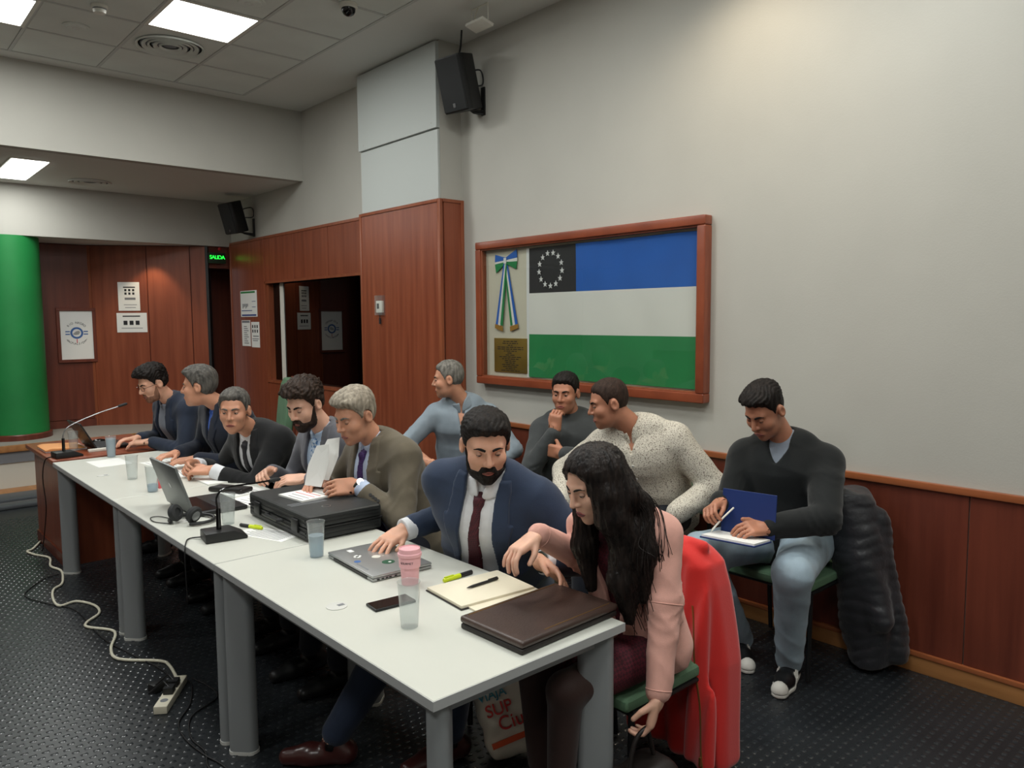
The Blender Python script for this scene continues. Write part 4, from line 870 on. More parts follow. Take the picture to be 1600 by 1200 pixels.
def cloth_mat(name, c, rough=.85, b=.12, bs=350, var=.06, col2=None, vs=12): pm(name, c, rough, var=var, vscale=vs, bump=b, bscale=bs, sheen=.15, spec=.25, col2=col2)
cloth_mat('navy_suit', (46, 58, 80)); cloth_mat('dark_navy', (36, 44, 60)); cloth_mat('ink_suit', (28, 34, 48)); cloth_mat('black_suit', (25, 26, 28)); cloth_mat('grey_suit', (98, 99, 106)); cloth_mat('olive_suit', (100, 92, 78)); cloth_mat('white_shirt', (222, 224, 228), .7); cloth_mat('blue_shirt', (176, 198, 224), .7); cloth_mat('pale_blue', (186, 200, 224), .7); cloth_mat('grey_shirt', (122, 130, 142), .7); cloth_mat('chambray', (138, 150, 160), .75); cloth_mat('bright_blue', (60, 100, 190), .7)
cloth_mat('sweater_grey', (62, 65, 66)); cloth_mat('sweater_black', (26, 29, 30)); cloth_mat('jeans', (146, 164, 176), var=.16, vs=6); cloth_mat('jeans_dark', (40, 58, 88)); cloth_mat('khaki', (84, 84, 64)); cloth_mat('trouser_dark', (28, 31, 40)); cloth_mat('trouser_navy', (36, 46, 66)); cloth_mat('pink_blazer', (222, 168, 154)); cloth_mat('tights', (58, 40, 36), .6)
def speck(name, base, dot, scale, thr):
    m = pm(name, base, .8, bump=.1, bscale=350); nt = m.node_tree; b = nt.nodes['Principled BSDF']
    tc = nt.nodes.new('ShaderNodeTexCoord'); n = nt.nodes.new('ShaderNodeTexNoise'); n.inputs['Scale'].default_value = scale; n.inputs['Detail'].default_value = 1
    r = nt.nodes.new('ShaderNodeValToRGB'); r.color_ramp.interpolation = 'CONSTANT'; r.color_ramp.elements[0].color = lin(base); r.color_ramp.elements[1].position = thr; r.color_ramp.elements[1].color = lin(dot)
    nt.links.new(tc.outputs['Object'], n.inputs['Vector']); nt.links.new(n.outputs[0], r.inputs[0]); nt.links.new(r.outputs[0], b.inputs['Base Color'])
speck('floral_shirt', (208, 202, 188), (120, 110, 98), 210, .585)
def weave(name, c1, c2, scale, rot=.785):
    m = pm(name, c1, .75, bump=.08, bscale=350); nt = m.node_tree; b = nt.nodes['Principled BSDF']
    tc = nt.nodes.new('ShaderNodeTexCoord'); mp = nt.nodes.new('ShaderNodeMapping'); mp.inputs['Rotation'].default_value = (rot, rot, rot*.5)
    n = nt.nodes.new('ShaderNodeTexChecker'); n.inputs['Scale'].default_value = scale; n.inputs['Color1'].default_value = lin(c1); n.inputs['Color2'].default_value = lin(c2)
    nt.links.new(tc.outputs['Object'], mp.inputs[0]); nt.links.new(mp.outputs[0], n.inputs['Vector']); nt.links.new(n.outputs[0], b.inputs['Base Color'])
weave('tie_maroon', (84, 26, 38), (54, 18, 28), 170); weave('tie_purple', (70, 44, 104), (52, 30, 82), 120); weave('tie_stripe', (92, 130, 176), (190, 206, 222), 55); weave('dress_burgundy', (88, 20, 36), (60, 14, 26), 110); pm('tie_dark', (34, 34, 40), .6)
pm('shoe_black', (22, 22, 24), .4); pm('shoe_brown', (66, 28, 26), .3, var=.1, coat=.3); pm('shoe_sole', (215, 212, 204), .6); pm('button_dark', (26, 24, 24), .4); pm('button_pale', (214, 214, 210), .4); pm('watch_steel', (170, 172, 172), .25, metal=.9); pm('watch_strap', (38, 42, 34), .5); pm('gold_metal', (190, 150, 90), .3, metal=.9)

def eye_mat(name, skin, lid, down):
    """eyeball with iris, lids and lash line, laid out in the eye's own coordinates"""
    m = bpy.data.materials.new(name); m.use_nodes = True; nt = m.node_tree; b = nt.nodes['Principled BSDF']; b.inputs['Roughness'].default_value = .35
    tc = nt.nodes.new('ShaderNodeTexCoord'); sp_ = nt.nodes.new('ShaderNodeSeparateXYZ'); nt.links.new(tc.outputs['Object'], sp_.inputs[0])
    def math_(op, a, b_=None, c=None):
        n = nt.nodes.new('ShaderNodeMath'); n.operation = op
        for i, v in enumerate((a, b_, c)):
            if v is None: continue
            if isinstance(v, (int, float)): n.inputs[i].default_value = v
            else: nt.links.new(v, n.inputs[i])
        return n.outputs[0]
    x, z = sp_.outputs[0], sp_.outputs[2]; x2 = math_('MULTIPLY', x, x)
    zl = math_('MULTIPLY_ADD', x2, -22.0, lid); zb = math_('MULTIPLY_ADD', x2, 20.0, -.0058)      # lid arcs
    zi = math_('ADD', z, down); r2 = math_('ADD', x2, math_('MULTIPLY', zi, zi))
    def mix(f, a, c):
        n = nt.nodes.new('ShaderNodeMix'); n.data_type = 'RGBA'; nt.links.new(f, n.inputs[0])
        for k, v in ((6, a), (7, c)):
            if isinstance(v, tuple): n.inputs[k].default_value = v
            else: nt.links.new(v, n.inputs[k])
        return n.outputs[2]
    c = mix(math_('LESS_THAN', r2, .0056**2), lin((205, 198, 190)), lin((38, 26, 20)))
    c = mix(math_('GREATER_THAN', z, math_('SUBTRACT', zl, .0021)), c, lin((16, 11, 10)))
    sk = lin(tuple(v*.86 for v in skin))
    c = mix(math_('GREATER_THAN', z, math_('ADD', zl, .0008)), c, sk); c = mix(math_('LESS_THAN', z, zb), c, sk)
    nt.links.new(c, b.inputs['Base Color']); M[name] = m; return name

def ik(S_, W_, l1, l2, hint):
    d_ = W_-S_; L = np.linalg.norm(d_); k = max(1.0, L*1.005/(l1+l2)); l1 *= k; l2 *= k
    a = (l1*l1-l2*l2+L*L)/(2*L); hgt = math.sqrt(max(l1*l1-a*a, 1e-6)); u = d_/L
    hv = np.asarray(hint, float); hv = hv-u*(hv@u); hv = hv/np.linalg.norm(hv)
    return S_+u*a+hv*hgt
def convex_d(u, v, poly):
    n = len(poly); area_ = sum(poly[i][0]*poly[(i+1) % n][1]-poly[(i+1) % n][0]*poly[i][1] for i in range(n)); sg = 1 if area_ > 0 else -1
    d_ = None
    for i in range(n):
        (x0, y0), (x1, y1) = poly[i], poly[(i+1) % n]; ex, ey = x1-x0, y1-y0; L = math.hypot(ex, ey)
        e = sg*((u-x0)*ey-(v-y0)*ex)/L; d_ = e if d_ is None else np.maximum(d_, e)
    return d_

def folds(P, amp, seed, k=20):
    a = P[:, 2]*k+P[:, 0]*k*.55*math.cos(seed)+P[:, 1]*k*.55*math.sin(seed)+2.2*np.sin(P[:, 0]*7+seed)+2.0*np.sin(P[:, 1]*8+2*seed)
    m = .5+.5*np.sin(P[:, 0]*11+P[:, 2]*6+seed*5)*np.sin(P[:, 1]*12-P[:, 2]*7+seed)
    return -amp*m*(1-np.abs(np.sin(a))**.7)*1.6+amp*.3
class Person:
    def __init__(s, label, head, hf, N, pel, side, skin='skin_a', scale=1.0, bulk=1.0, hup=(0, 0, 1), shw=.178, lod=0, drop=.085):
        s.skin, s.k, s.bulk, s.lod = skin, scale, bulk, lod
        s.hk = scale*.955; s.H = V3(*head)-V3(0, 0, .018); s.F = unit(hf); s.R = unit(np.cross(s.F, hup)); s.U = np.cross(s.R, s.F)
        s.N = V3(*N)+V3(0, 0, .022); s.pel = V3(*pel); s.side = unit(side)
        s.up = unit(s.N-s.pel); s.sd = unit(s.side-s.up*(s.side@s.up)); s.fw = np.cross(s.sd, s.up)
        s.SL = s.N-s.up*drop+s.sd*shw*scale; s.SR = s.N-s.up*drop-s.sd*shw*scale
        s.arms = {}; s.hands = {}; s.legs = {}; s.O = V3(pel[0], pel[1], 0); s.label = label; s.root = None; s.shw = shw
    def loc(s, P): q = (P-s.H)/s.hk; return np.stack([q@s.R/s.wide, q@s.F, q@s.U], 1)
    def hp(s, x, y, z): return s.H+s.hk*(s.R*x*s.wide+s.F*y+s.U*z)
    # ---- limbs
    def arm(s, which, wrist, hint, D, Nn, curl=(.3, .4, .3), spread=.0, thumb=(.6, .6, .25), hk=None, fc=None, elbow=None):
        S_ = s.SL if which == 'L' else s.SR; W_ = V3(*wrist); E_ = V3(*elbow) if elbow else ik(S_, W_, .30*s.k, .265*s.k, hint); s.arms[which] = (S_, E_, W_)
        D = unit(D); Nn = V3(*Nn); Nn = unit(Nn-D*(Nn@D)); T = np.cross(D, Nn)*(1 if which == 'R' else -1); k = hk or s.k
        caps = []; base = W_+D*.012
        for i, (off, ln) in enumerate(((.030, .074), (.010, .082), (-.011, .076), (-.030, .060))):
            p = base+(D*.088+T*off-Nn*.002)*k; dv = unit(D+T*off*spread*10); cu = fc[i] if fc else curl; r = .0092 if i < 3 else .0082
            nl = Nn
            for j, fr in enumerate((.46, .30, .24)):
                ca, sa = math.cos(cu[j]), math.sin(cu[j]); dv, nl = unit(dv*ca+nl*sa), unit(nl*ca-dv*sa)
                p2 = p+dv*ln*fr*k; caps.append((p, p2, r*k, (r-.0008)*k)); p = p2; r -= .0007
        t0 = base+(D*.022+T*.030+Nn*.006)*k; t1 = t0+unit(D*thumb[0]+T*thumb[1]+Nn*thumb[2])*.045*k; t2 = t1+unit(D*(thumb[0]+.5)+T*(thumb[1]-.35)+Nn*(thumb[2]+.1))*.034*k
        caps += [(t0, t1, .0135*k, .0105*k), (t1, t2, .0102*k, .0085*k)]
        s.hands[which] = (W_, D, T, Nn, caps, k)
    def leg(s, which, knee, ankle, toe):
        hip = s.pel+s.sd*(.088 if which == 'L' else -.088)*s.k*(1+.5*(s.bulk-1)); s.legs[which] = (hip, V3(*knee), V3(*ankle), unit(toe))
    def hand_d(s, P, w):
        W_, D, T, Nn, caps, k = s.hands[w]; c = W_+D*.058*k; q = P-c
        ql = np.stack([q@D, q@T, q@Nn], 1)
        d_ = box_d(ql, (0, 0, 0), (.048*k, .041*k, .0145*k), .0135*k)
        d_ = smin(d_, cap_d(P, W_-D*.02, W_+D*.03*k, .026*k, .022*k), .02)
        f_ = None
        for a, b, r0, r1 in caps:
            e = cap_d(P, a, b, r0, r1); f_ = e if f_ is None else np.minimum(f_, e)
        return smin(d_, f_, .006)
    # ---- implicit parts
    def torso_d(s, P, off=0.0):
        b = s.bulk*s.k; w_ = s.pel+(s.N-s.pel)*.35-s.fw*.0; c_ = s.pel+(s.N-s.pel)*.70+s.fw*.005; t_ = s.N-s.up*.038-s.fw*.012
        d_ = ecap_d(P, s.pel, w_, .125*b, .122*b, 1.35, 1.26, s.sd)
        d_ = smin(d_, ecap_d(P, w_, c_, .122*b, .122*b, 1.26, 1.38, s.sd), .04); d_ = smin(d_, ecap_d(P, c_, t_, .12*b, .062*b, 1.38, 1.9, s.sd), .04)
        d_ = smin(d_, cap_d(P, s.SL, s.SR, .050*b), .05)
        return d_-off
    def arm_d(s, P, w, off=0.0, t=1.0, thin=1.0):
        S_, E_, W_ = s.arms[w]; b = (.5+.5*s.bulk)*s.k; W2 = E_+(W_-E_)*t
        d_ = smin(cap_d(P, S_, E_, .057*b*thin, .045*b*thin), cap_d(P, E_, W2, .045*b*thin, (.045-(.045-.029)*t)*b*thin), .02)-off
        if off > .006:
            u1 = unit(E_-S_); u2 = unit(W_-E_); r_ = np.sqrt(((P-E_)**2).sum(1)); al = np.where((P-E_)@u2 > 0, (P-E_)@u2, (P-E_)@u1)
            cr_ = np.cross(u1, u2); cr_ = unit(cr_) if np.linalg.norm(cr_) > 1e-3 else s.sd; ph = (P-E_)@cr_
            w1 = np.exp(-(r_/.13)**2); d_ = d_-.0075*(w1+.25)*(.35+.65*(.5+.5*np.sin(al*23+ph*41+P[:, 2]*17)))*(1-np.abs(np.sin(al*(48+9*np.sin(ph*40))+ph*34+2.2*np.sin(ph*30+al*20)+1))**.6)+.003*w1
        return d_
    def leg_d(s, P, w, off=0.0, t=1.0):
        h_, k_, a_, td = s.legs[w]; b = (.5+.5*s.bulk)*s.k; A2 = k_+(a_-k_)*t
        d_ = cap_d(P, h_, k_, .090*b, .062*b); return smin(d_, cap_d(P, k_, A2, .060*b, (.06-.022*t)*b), .02)-off
    def cranium(s, q): return ell_d(q, (0, -.012, .032), (.0765, .098, .092))
    def head_d(s, P, neck=True, ears=True):
        q = s.loc(P); ax = np.abs(q[:, 0]); qa = q.copy(); qa[:, 0] = ax
        d_ = s.cranium(q)
        d_ = smin(d_, ell_d(q, (0, .028, -.035), (.063, .066, .084)), .02)
        d_ = smin(d_, ell_d(q, (0, .030, -.074), (.052*s.jaw, .056, .043)), .02); d_ = smin(d_, sphere_d(q, (0, .073, -.099), .021), .022)
        d_ = smin(d_, sphere_d(qa, (.037, .058, -.022), .030), .018)
        d_ = smin(d_, cap_d(qa, (.0, .083, .030), (.040, .070, .030), .0125, .012), .014)
        d_ = smin(d_, ell_d(q, (0, .084, -.063), (.030, .014, .020)), .012)
        d_ = -smin(-d_, sphere_d(qa, (.032, .104, .008), .0165), .010)
        d_ = smin(d_, cap_d(q, (0, .088, .020), (0, .1115, -.022), .0075, .0115), .008); d_ = smin(d_, sphere_d(qa, (.0115, .0985, -.027), .0085), .006)
        if ears: d_ = smin(d_, np.maximum(ell_d(qa, (.0815, -.014, -.002), (.012, .0215, .033)), -ell_d(qa, (.093, -.010, .0), (.009, .012, .020))), .005)
        d_ = d_*s.hk
        if neck: d_ = smin(d_, cap_d(P, s.hp(0, -.022, -.055), s.N-s.up*.02, .053*s.hk*s.nk, .060*s.hk*s.nk), .02)
        return d_
    jaw = 1.0; nk = 1.0; wide = 1.0
    def body_d(s, P):
        d_ = np.minimum(s.torso_d(P), s.head_d(P))
        for w in s.arms: d_ = np.minimum(d_, s.arm_d(P, w)); 
        for w in s.hands: d_ = smin(d_, s.hand_d(P, w), .006)
        for w in s.legs:
            d_ = np.minimum(d_, s.leg_d(P, w)); a_, td = s.legs[w][2:]; d_ = smin(d_, cap_d(P, a_-V3(0, 0, .055), a_+td*.12-V3(0, 0, .078), .026, .018), .02)
        return d_
    def bounds(s, pts, m): a = np.array(pts); return a.min(0)-m, a.max(0)+m
    def allpts(s):
        p = [s.H, s.N, s.pel, s.SL, s.SR]
        for v in s.arms.values(): p += list(v)
        for v in s.legs.values(): p += [v[0], v[1], v[2], v[2]+v[3]*.2-V3(0, 0, .06)]
        return p
    def build(s, fine=.005, coarse=.014):
        lo, hi = s.bounds(s.allpts(), .22)
        boxes = [(s.H-.165*s.k-V3(0, 0, .02), s.H+.165*s.k)]
        for w, (W_, D, T, Nn, caps, k) in s.hands.items():
            pts = [W_-D*.02]+[c[1] for c in caps]+[c[0] for c in caps]; a, b = s.bounds(pts, .02); boxes.append((a, b))
        v, f = sdf_mesh(s.body_d, lo, hi, coarse); parts = []
        cen = v[f].mean(1); keep = np.ones(len(f), bool)
        for a, b in boxes: keep &= ~(((cen > a+coarse*.6) & (cen < b-coarse*.6)).all(1))
        # drop what lies in a finer box, re-mesh it there
        parts.append((v, f[keep]))
        for i, (a, b) in enumerate(boxes):
            vv, ff = sdf_mesh(s.body_d if i else (lambda P: smin(s.head_d(P), s.torso_d(P), .01)), a, b, fine if i == 0 else fine*.9)
            c2 = vv[ff].mean(1); inn = ((c2 > a+fine*1.2) & (c2 < b-fine*1.2-0)).all(1); parts.append((vv, ff[inn]))
        V_, F_ = join_vf(parts); V_ = V_-s.O
        o = finish('person', np_mesh('person', V_, F_), s.skin, None, smooth=True); o.location = s.O; tag(o, s.label, 'person', 'people at the meeting'); s.root = o
        return o
    def part(s, name, f, pts, m, h, mat):
        lo, hi = s.bounds(pts, m); return sdf_obj(name, f, lo, hi, h, mat, s.root, origin=s.O)
    # ---- clothes
    def front(s, P): q = P-s.N; return q@s.sd, q@s.up, q@s.fw
    def vcut(s, P, d_, prof, shift=0.0):
        sx, h_, fw_ = s.front(P); w_ = np.interp(h_, [p[0] for p in prof], [p[1] for p in prof]); c = shift*np.clip(-h_/.4, 0, 1)
        return np.maximum(d_, -np.maximum(np.abs(sx-c)-w_, -.01-fw_))
    def collar_d(s, P, r, t, h0, h1):
        a = s.N-s.up*.03; ax = unit(s.hp(0, -.03, -.075)-a); q = P-a; z = q@ax; rad = np.sqrt(np.maximum((q**2).sum(1)-z*z, 0)); flare = np.clip(.06-z, 0, .06)*.35
        return np.maximum(np.abs(rad-(r+flare)*s.k*s.nk)-t, np.maximum(z-h1, h0-z))
    def torso_pts(s): return [s.pel, s.N, s.SL, s.SR]
    def arm_pts(s): return [p for v in s.arms.values() for p in v]
    def jacket(s, mat, prof, off=.024, aoff=.013, t=.93, h=.009, seed=0, lapel=True, wr=.006, shift=0, name='jacket', buttons=True, collar=True, hem=False):
        def f(P):
            d_ = s.torso_d(P, off)
            if hem: d_ = smin(d_, ecap_d(P, s.pel+s.up*.14, s.pel+s.up*.0, .118*s.bulk*s.k+off, .138*s.bulk*s.k+off, 1.3, 1.38, s.sd), .03)
            if collar: d_ = np.minimum(d_, s.collar_d(P, .066, .0085, -.02, .055))
            d_ = s.vcut(P, d_+folds(P, wr, seed), prof, shift)
            if hem: d_ = np.maximum(d_, -((P-s.pel)@s.up+.075))
            for w in s.arms: d_ = smin(d_, s.arm_d(P, w, aoff, t)+folds(P, wr*.6, seed+1), .02)
            return d_
        s.jf = f; o = s.part(name, f, s.torso_pts()+s.arm_pts(), .24*max(1, s.bulk), h, mat)
        if lapel:
            for sg in (-1, 1):
                pr = [(p[0], p[1]) for p in prof if p[0] <= .02]; pr = sorted(pr, reverse=True)
                end = pr[-1][0] if pr[-1][0] > -.42 else -.40
                def lf(P, sg=sg):
                    sx, h_, fw_ = s.front(P); w_ = np.interp(h_, [p[0] for p in prof], [p[1] for p in prof]); c = shift*np.clip(-h_/.4, 0, 1); e = (sx-c)*sg-w_
                    top = np.interp(h_, [end, -.15, -.105, -.10, 0.0, .05], [.006, .062, .074, .058, .05, .03])
                    base = s.torso_d(P, off)+folds(P, wr, seed)
                    return np.maximum.reduce([base-.0085, -(base+.012), e-top, -e-.001, -.0-fw_, h_-.03, end-h_])
                s.part('lapel', lf, [s.N-s.up*.42, s.N+s.up*.03, s.SL, s.SR], .16*max(1, s.bulk), h*.72, mat)
        return o
    def shirt(s, mat, off=.012, arms=False, t=.93, h=.009, prof=None, collar=True, wr=.002, seed=1, name='shirt', aoff=.012, ch=.05):
        def f(P):
            d_ = s.torso_d(P, off)
            d_ = d_+folds(P, wr, seed, 24)
            if prof: d_ = s.vcut(P, d_, prof)
            for w in (s.arms if arms else ()): d_ = smin(d_, s.arm_d(P, w, aoff, t)+folds(P, wr*.6, seed+1, 24), .03)
            return d_
        o = s.part(name, f, s.torso_pts()+(s.arm_pts() if arms else []), .22*max(1, s.bulk), h, mat)
        if collar:
            s.part('collar', lambda P: s.vcut(P, s.collar_d(P, .060, .007, -.03, ch), [(-.2, .004), (-.03, .006), (0, .012), (.08, .045)]), [s.N], .13, h*.6, mat)
        return o
    def cuff(s, w, mat, t0=.9, t1=.99, r=.036):
        S_, E_, W_ = s.arms[w]; a = E_+(W_-E_)*t0; b = E_+(W_-E_)*t1; r *= (.5+.5*s.bulk)*s.k
        ax = unit(b-a); L = np.linalg.norm(b-a)
        def f(P):
            q = P-a; z = q@ax; rad = np.sqrt(np.maximum((q**2).sum(1)-z*z, 0)); return np.maximum(rad-r, np.maximum(-z, z-L))
        s.part('shirt_cuff', f, [a, b], .06, .005, mat)
    def tie(s, mat, off=.012, length=.42, shift=0.0, w=.036):
        def f(P):
            sx, h_, fw_ = s.front(P); sx = sx-shift*np.clip(-h_/.4, 0, 1); ww = np.interp(h_, [-length-.05, -length, -.085, -.07, -.045, -.02, -.015], [.004, w, .017, .014, .021, .024, .0])
            base = s.torso_d(P, off); 
            k = ell_d(np.stack([sx, h_+.048, fw_-s.knot], 1), (0, 0, 0), (.022, .03, .016))
            return np.minimum(np.maximum.reduce([base-.009, -(base+.01), np.abs(sx)-ww, -fw_]), k)
        # knot height found on the shirt front
        tt = np.linspace(.0, .2, 80); pp = s.N-s.up*.048+s.fw*tt[:, None]; dd = s.torso_d(pp, off); s.knot = float(tt[np.argmin(np.abs(dd))])
        s.part('tie', f, [s.N+s.up*.02, s.N-s.up*(length+.05)], .16*max(1, s.bulk)+.05, .0055, mat)
    def buttons(s, mat, hs, base_off, sx0=0.0, r=.006):
        for h_ in hs:
            tt = np.linspace(0, .3, 150); pp = s.N+s.up*h_+s.sd*sx0+s.fw*tt[:, None]; dd = s.torso_d(pp, base_off); c = pp[np.argmin(np.abs(dd))]+s.fw*.001
            MB().cyl(c-s.O-s.fw*.002, c-s.O+s.fw*.0025, r, n=12).build('button', mat, s.root)
    def trousers(s, mat, off=.014, t=.94, h=.012, seed=4, wr=.004, top=.16):
        def f(P):
            d_ = ecap_d(P, s.pel, s.pel+s.up*top, .125*s.bulk*s.k, .122*s.bulk*s.k, 1.35, 1.28, s.sd)-off*.6
            for w in s.legs: d_ = smin(d_, s.leg_d(P, w, off, t), .03)
            return d_+folds(P, wr, seed, 26)
        s.part('trousers', f, [s.pel, s.pel+s.up*.2]+[p for v in s.legs.values() for p in v[:3]], .2*max(1, s.bulk), h, mat)
    def shoes(s, mat, sole=None, h=.007, which=('L', 'R'), size=1.0):
        for w in which:
            a_, td = s.legs[w][2:]; a0 = V3(a_[0], a_[1], 0)
            hl, bl, to = a0-td*.045+V3(0, 0, .042), a0+td*.09*size+V3(0, 0, .036), a0+td*.175*size+V3(0, 0, .030)
            def f(P):
                d_ = smin(cap_d(P, hl, bl, .038, .042), cap_d(P, bl, to, .042, .031), .02); d_ = smin(d_, cap_d(P, hl+V3(0, 0, .01), a_-V3(0, 0, .0), .038, .04), .03)
                return np.maximum(d_, (.020 if sole else .006)-P[:, 2])
            sh_ = s.part('shoe', f, [hl, to, a_], .06, h, mat)
            k_ = s.legs[w][1]; u_ = unit(k_-a_); sk_ = MB().tube([a_-s.O-V3(0, 0, .03), a_-s.O, a_-s.O+u_*.09], [.041*s.k, .042*s.k, .05*s.k], 14).build('sock', 'shoe_black', s.root, smooth=True)
            if sole:
                def g(P): q = P.copy(); q[:, 2] = .03; return np.maximum(smin(cap_d(q, V3(hl[0], hl[1], .03), V3(bl[0], bl[1], .03), .041, .045), cap_d(q, V3(bl[0], bl[1], .03), V3(to[0], to[1], .03), .045, .034), .02), np.maximum(P[:, 2]-.022, .003-P[:, 2]))
                lo, hi = s.bounds([hl, to], .06); lo[2] = -.01; so_ = sdf_obj('sole', g, lo, hi, .006, sole, s.root, origin=s.O); so_.parent = sh_
            if mat == 'shoe_black' and sole:
                sdv = np.cross(td, V3(0, 0, 1))
                for sg in (-1, 1):
                    for j in range(3):
                        c = a0+td*(.015+.025*j)+sdv*sg*.0415+V3(0, 0, .05); MB().tube([c-s.O+V3(0, 0, -.022)+td*.012, c-s.O+V3(0, 0, .02)-td*.008-sdv*sg*.006], .0045, 6).build('stripe', 'shoe_sole', sh_)
                tc_ = to+V3(0, 0, .004)
                o_ = s.part('toe_cap', lambda P: np.maximum.reduce([smin(cap_d(P, bl, to, .0425, .0335), cap_d(P, to, to, .033), .01)-.0012, -((P-to)@td+.012), .02-P[:, 2]]), [to, bl], .06, .006, sole); o_.parent = sh_
    # ---- head details
    def face(s, lid=.0035, down=.0, brow='hair_black', lipm='lips', smile=-.002, brow_t=.0042, glasses=False):
        R3 = Matrix(((s.R[0], s.F[0], s.U[0]), (s.R[1], s.F[1], s.U[1]), (s.R[2], s.F[2], s.U[2])))
        skc = SKC[s.skin]
        def surf(x, z, o_=0):
            yy = np.linspace(.135, .03, 220); pp = s.H+s.hk*(s.R*x*s.wide+s.F*yy[:, None]+s.U*z); dd = s.head_d(pp, False); i = np.argmax(dd < 0); return pp[i]+s.F*o_-s.O
        em = 'eye_%s_%d_%d' % (s.skin, int(lid*1e4), int(down*1e4))
        if em not in M: eye_mat(em, skc, lid, down)
        for sg in (-1, 1):
            e = MB().ball((0, 0, 0), .0122, 20, 14).build('eye', em, s.root, smooth=True, origin=False)
            e.matrix_basis = Matrix.Translation(Vector(s.hp(sg*.032, .0780, .009)-s.O)) @ R3.to_4x4() @ Matrix.Scale(s.hk, 4)
            pts = [surf(sg*a, c, .0) for a, c in ((.012, .0265), (.025, .0305), (.038, .0320), (.051, .0265))]
            MB().tube(spline(pts, 4), [(brow_t+.0008)*v for v in np.interp(np.linspace(0, 1, 13), [0, .3, 1], [.9, 1.1, .35])], 6).build('eyebrow', brow, s.root, smooth=True)
        n_ = 9; xs_ = np.linspace(-.0245, .0245, n_); tt_ = np.abs(xs_)/.0245
        up_ = [surf(x, -.0595-.0035*t_*t_+smile*t_+(.0012 if .2 < t_ < .5 else 0), .0003) for x, t_ in zip(xs_, tt_)]
        lw_ = [surf(x, -.0690+.0060*t_*t_+smile*t_, .0003) for x, t_ in zip(xs_, tt_)]
        ml_ = [surf(x, -.0637+smile*t_, .0026) for x, t_ in zip(xs_*.96, tt_)]
        MB().tube(up_, [.0012+.0026*math.cos(t_*1.5) for t_ in tt_], 6).tube(lw_, [.0010+.0040*math.cos(t_*1.5) for t_ in tt_], 6).build('lips', lipm, s.root, smooth=True)
        MB().tube(ml_, .0011, 5).build('mouth_line', 'shoe_brown', s.root)
        if glasses:
            g = MB()
            for sg in (-1, 1):
                g.tube([s.hp(sg*.033+.021*math.cos(a), .103-.012*abs(math.cos(a))*(1 if math.cos(a)*sg > 0 else .3), .006+.016*math.sin(a))-s.O for a in [2*math.pi*k/20 for k in range(21)]], .0012, 5)
                g.tube([s.hp(sg*.055, .092, .010)-s.O, s.hp(sg*.08, .03, .008)-s.O, s.hp(sg*.082, -.015, .0)-s.O], .0014, 5)
            g.tube([s.hp(-.012, .104, .01)-s.O, s.hp(.012, .104, .01)-s.O], .0014, 5); g.build('glasses', 'black_gloss', s.root)
    def hair(s, mat, top=.02, side=.006, line=0.0, quiff=0.0, amp=.003, freq=150, h=None, widow=0.008, back=-.06, curl=0.0, side_line=.0):
        ys_ = [-.12, -.05, -.025, -.008, .004, .018, .028, .05, .075, .1, .12]; zs_ = [back, back, -.04, .032, .032, -.002, .03, .058+line, .078+line, .083+line, .085+line]
        def f(P):
            q = s.loc(P); x, y, z = q[:, 0], q[:, 1], q[:, 2]
            th_ = side+(top-side)*np.clip((z-.035)/.07, 0, 1)+quiff*np.clip((y-.0)/.08, 0, 1)*np.clip((z-.05)/.05, 0, 1)
            g_ = z-np.interp(y, ys_, zs_)-widow*np.clip(1-np.abs(np.abs(x)-.05)/.03, 0, 1)*(y > .03)
            g_ = g_+.003*np.sin(x*210+y*90)
            tp = np.clip(g_/.028, 0, 1); th_ = .0025+(th_-.0025)*(1-(1-tp)**2)
            d_ = s.cranium(q)-th_
            ang = np.arctan2(x, z+.02)
            d_ = d_+amp*np.sin(freq*.35*ang+5*np.sin(y*45)+y*freq*.25)*np.clip((z+.0)/.06, .25, 1)+amp*.6*np.sin(y*freq+3*np.sin(x*70)+z*freq*.4)
            if curl: d_ = d_+curl*np.sin(x*115+2*np.sin(z*70))*np.sin(y*105+1.3)*np.sin(z*100+.7)
            ear = ell_d(np.abs(q*V3(1, 0, 0))+q*V3(0, 1, 1), (.08, -.011, -.001), (.018, .026, .036))
            return np.maximum.reduce([d_, -g_*.75, -ear])*s.hk
        hh = h or (.0045 if s.lod == 0 else .0055)
        return s.part('hair', f, [s.H+s.U*.04], .16*s.hk, hh, mat)
    def beard(s, mat, th=.006, full=True, cheek=0.0, h=None):
        def f(P):
            q = s.loc(P); x, y, z = np.abs(q[:, 0]), q[:, 1], q[:, 2]
            ln = np.interp(y, [-.02, .01, .03, .05, .07, .085, .12], [.03, .01, -.025, -.045, -.042, -.040, -.038])+cheek-.022*np.clip((x-.024)/.010, 0, 1)*np.clip((y-.04)/.015, 0, 1)
            d_ = s.head_d(P, False, False)/s.hk-th*np.clip((ln-z)/.016+.35, .3, 1)-.001*np.sin(x*260+4*np.sin(z*90))
            mouth = ell_d(np.stack([x, y, z], 1), (0, .096, -.0645), (.0235, .03, .0085))
            nose = ell_d(np.stack([x, y, z], 1), (0, .11, -.022), (.021, .03, .021))
            return np.maximum.reduce([d_, (z-ln)*.8, .010-y, -mouth, -nose, -(z+.150)])*s.hk
        return s.part('beard', f, [s.H-s.U*.06+s.F*.05], .13*s.hk, h or (.0042 if s.lod == 0 else .005), mat)
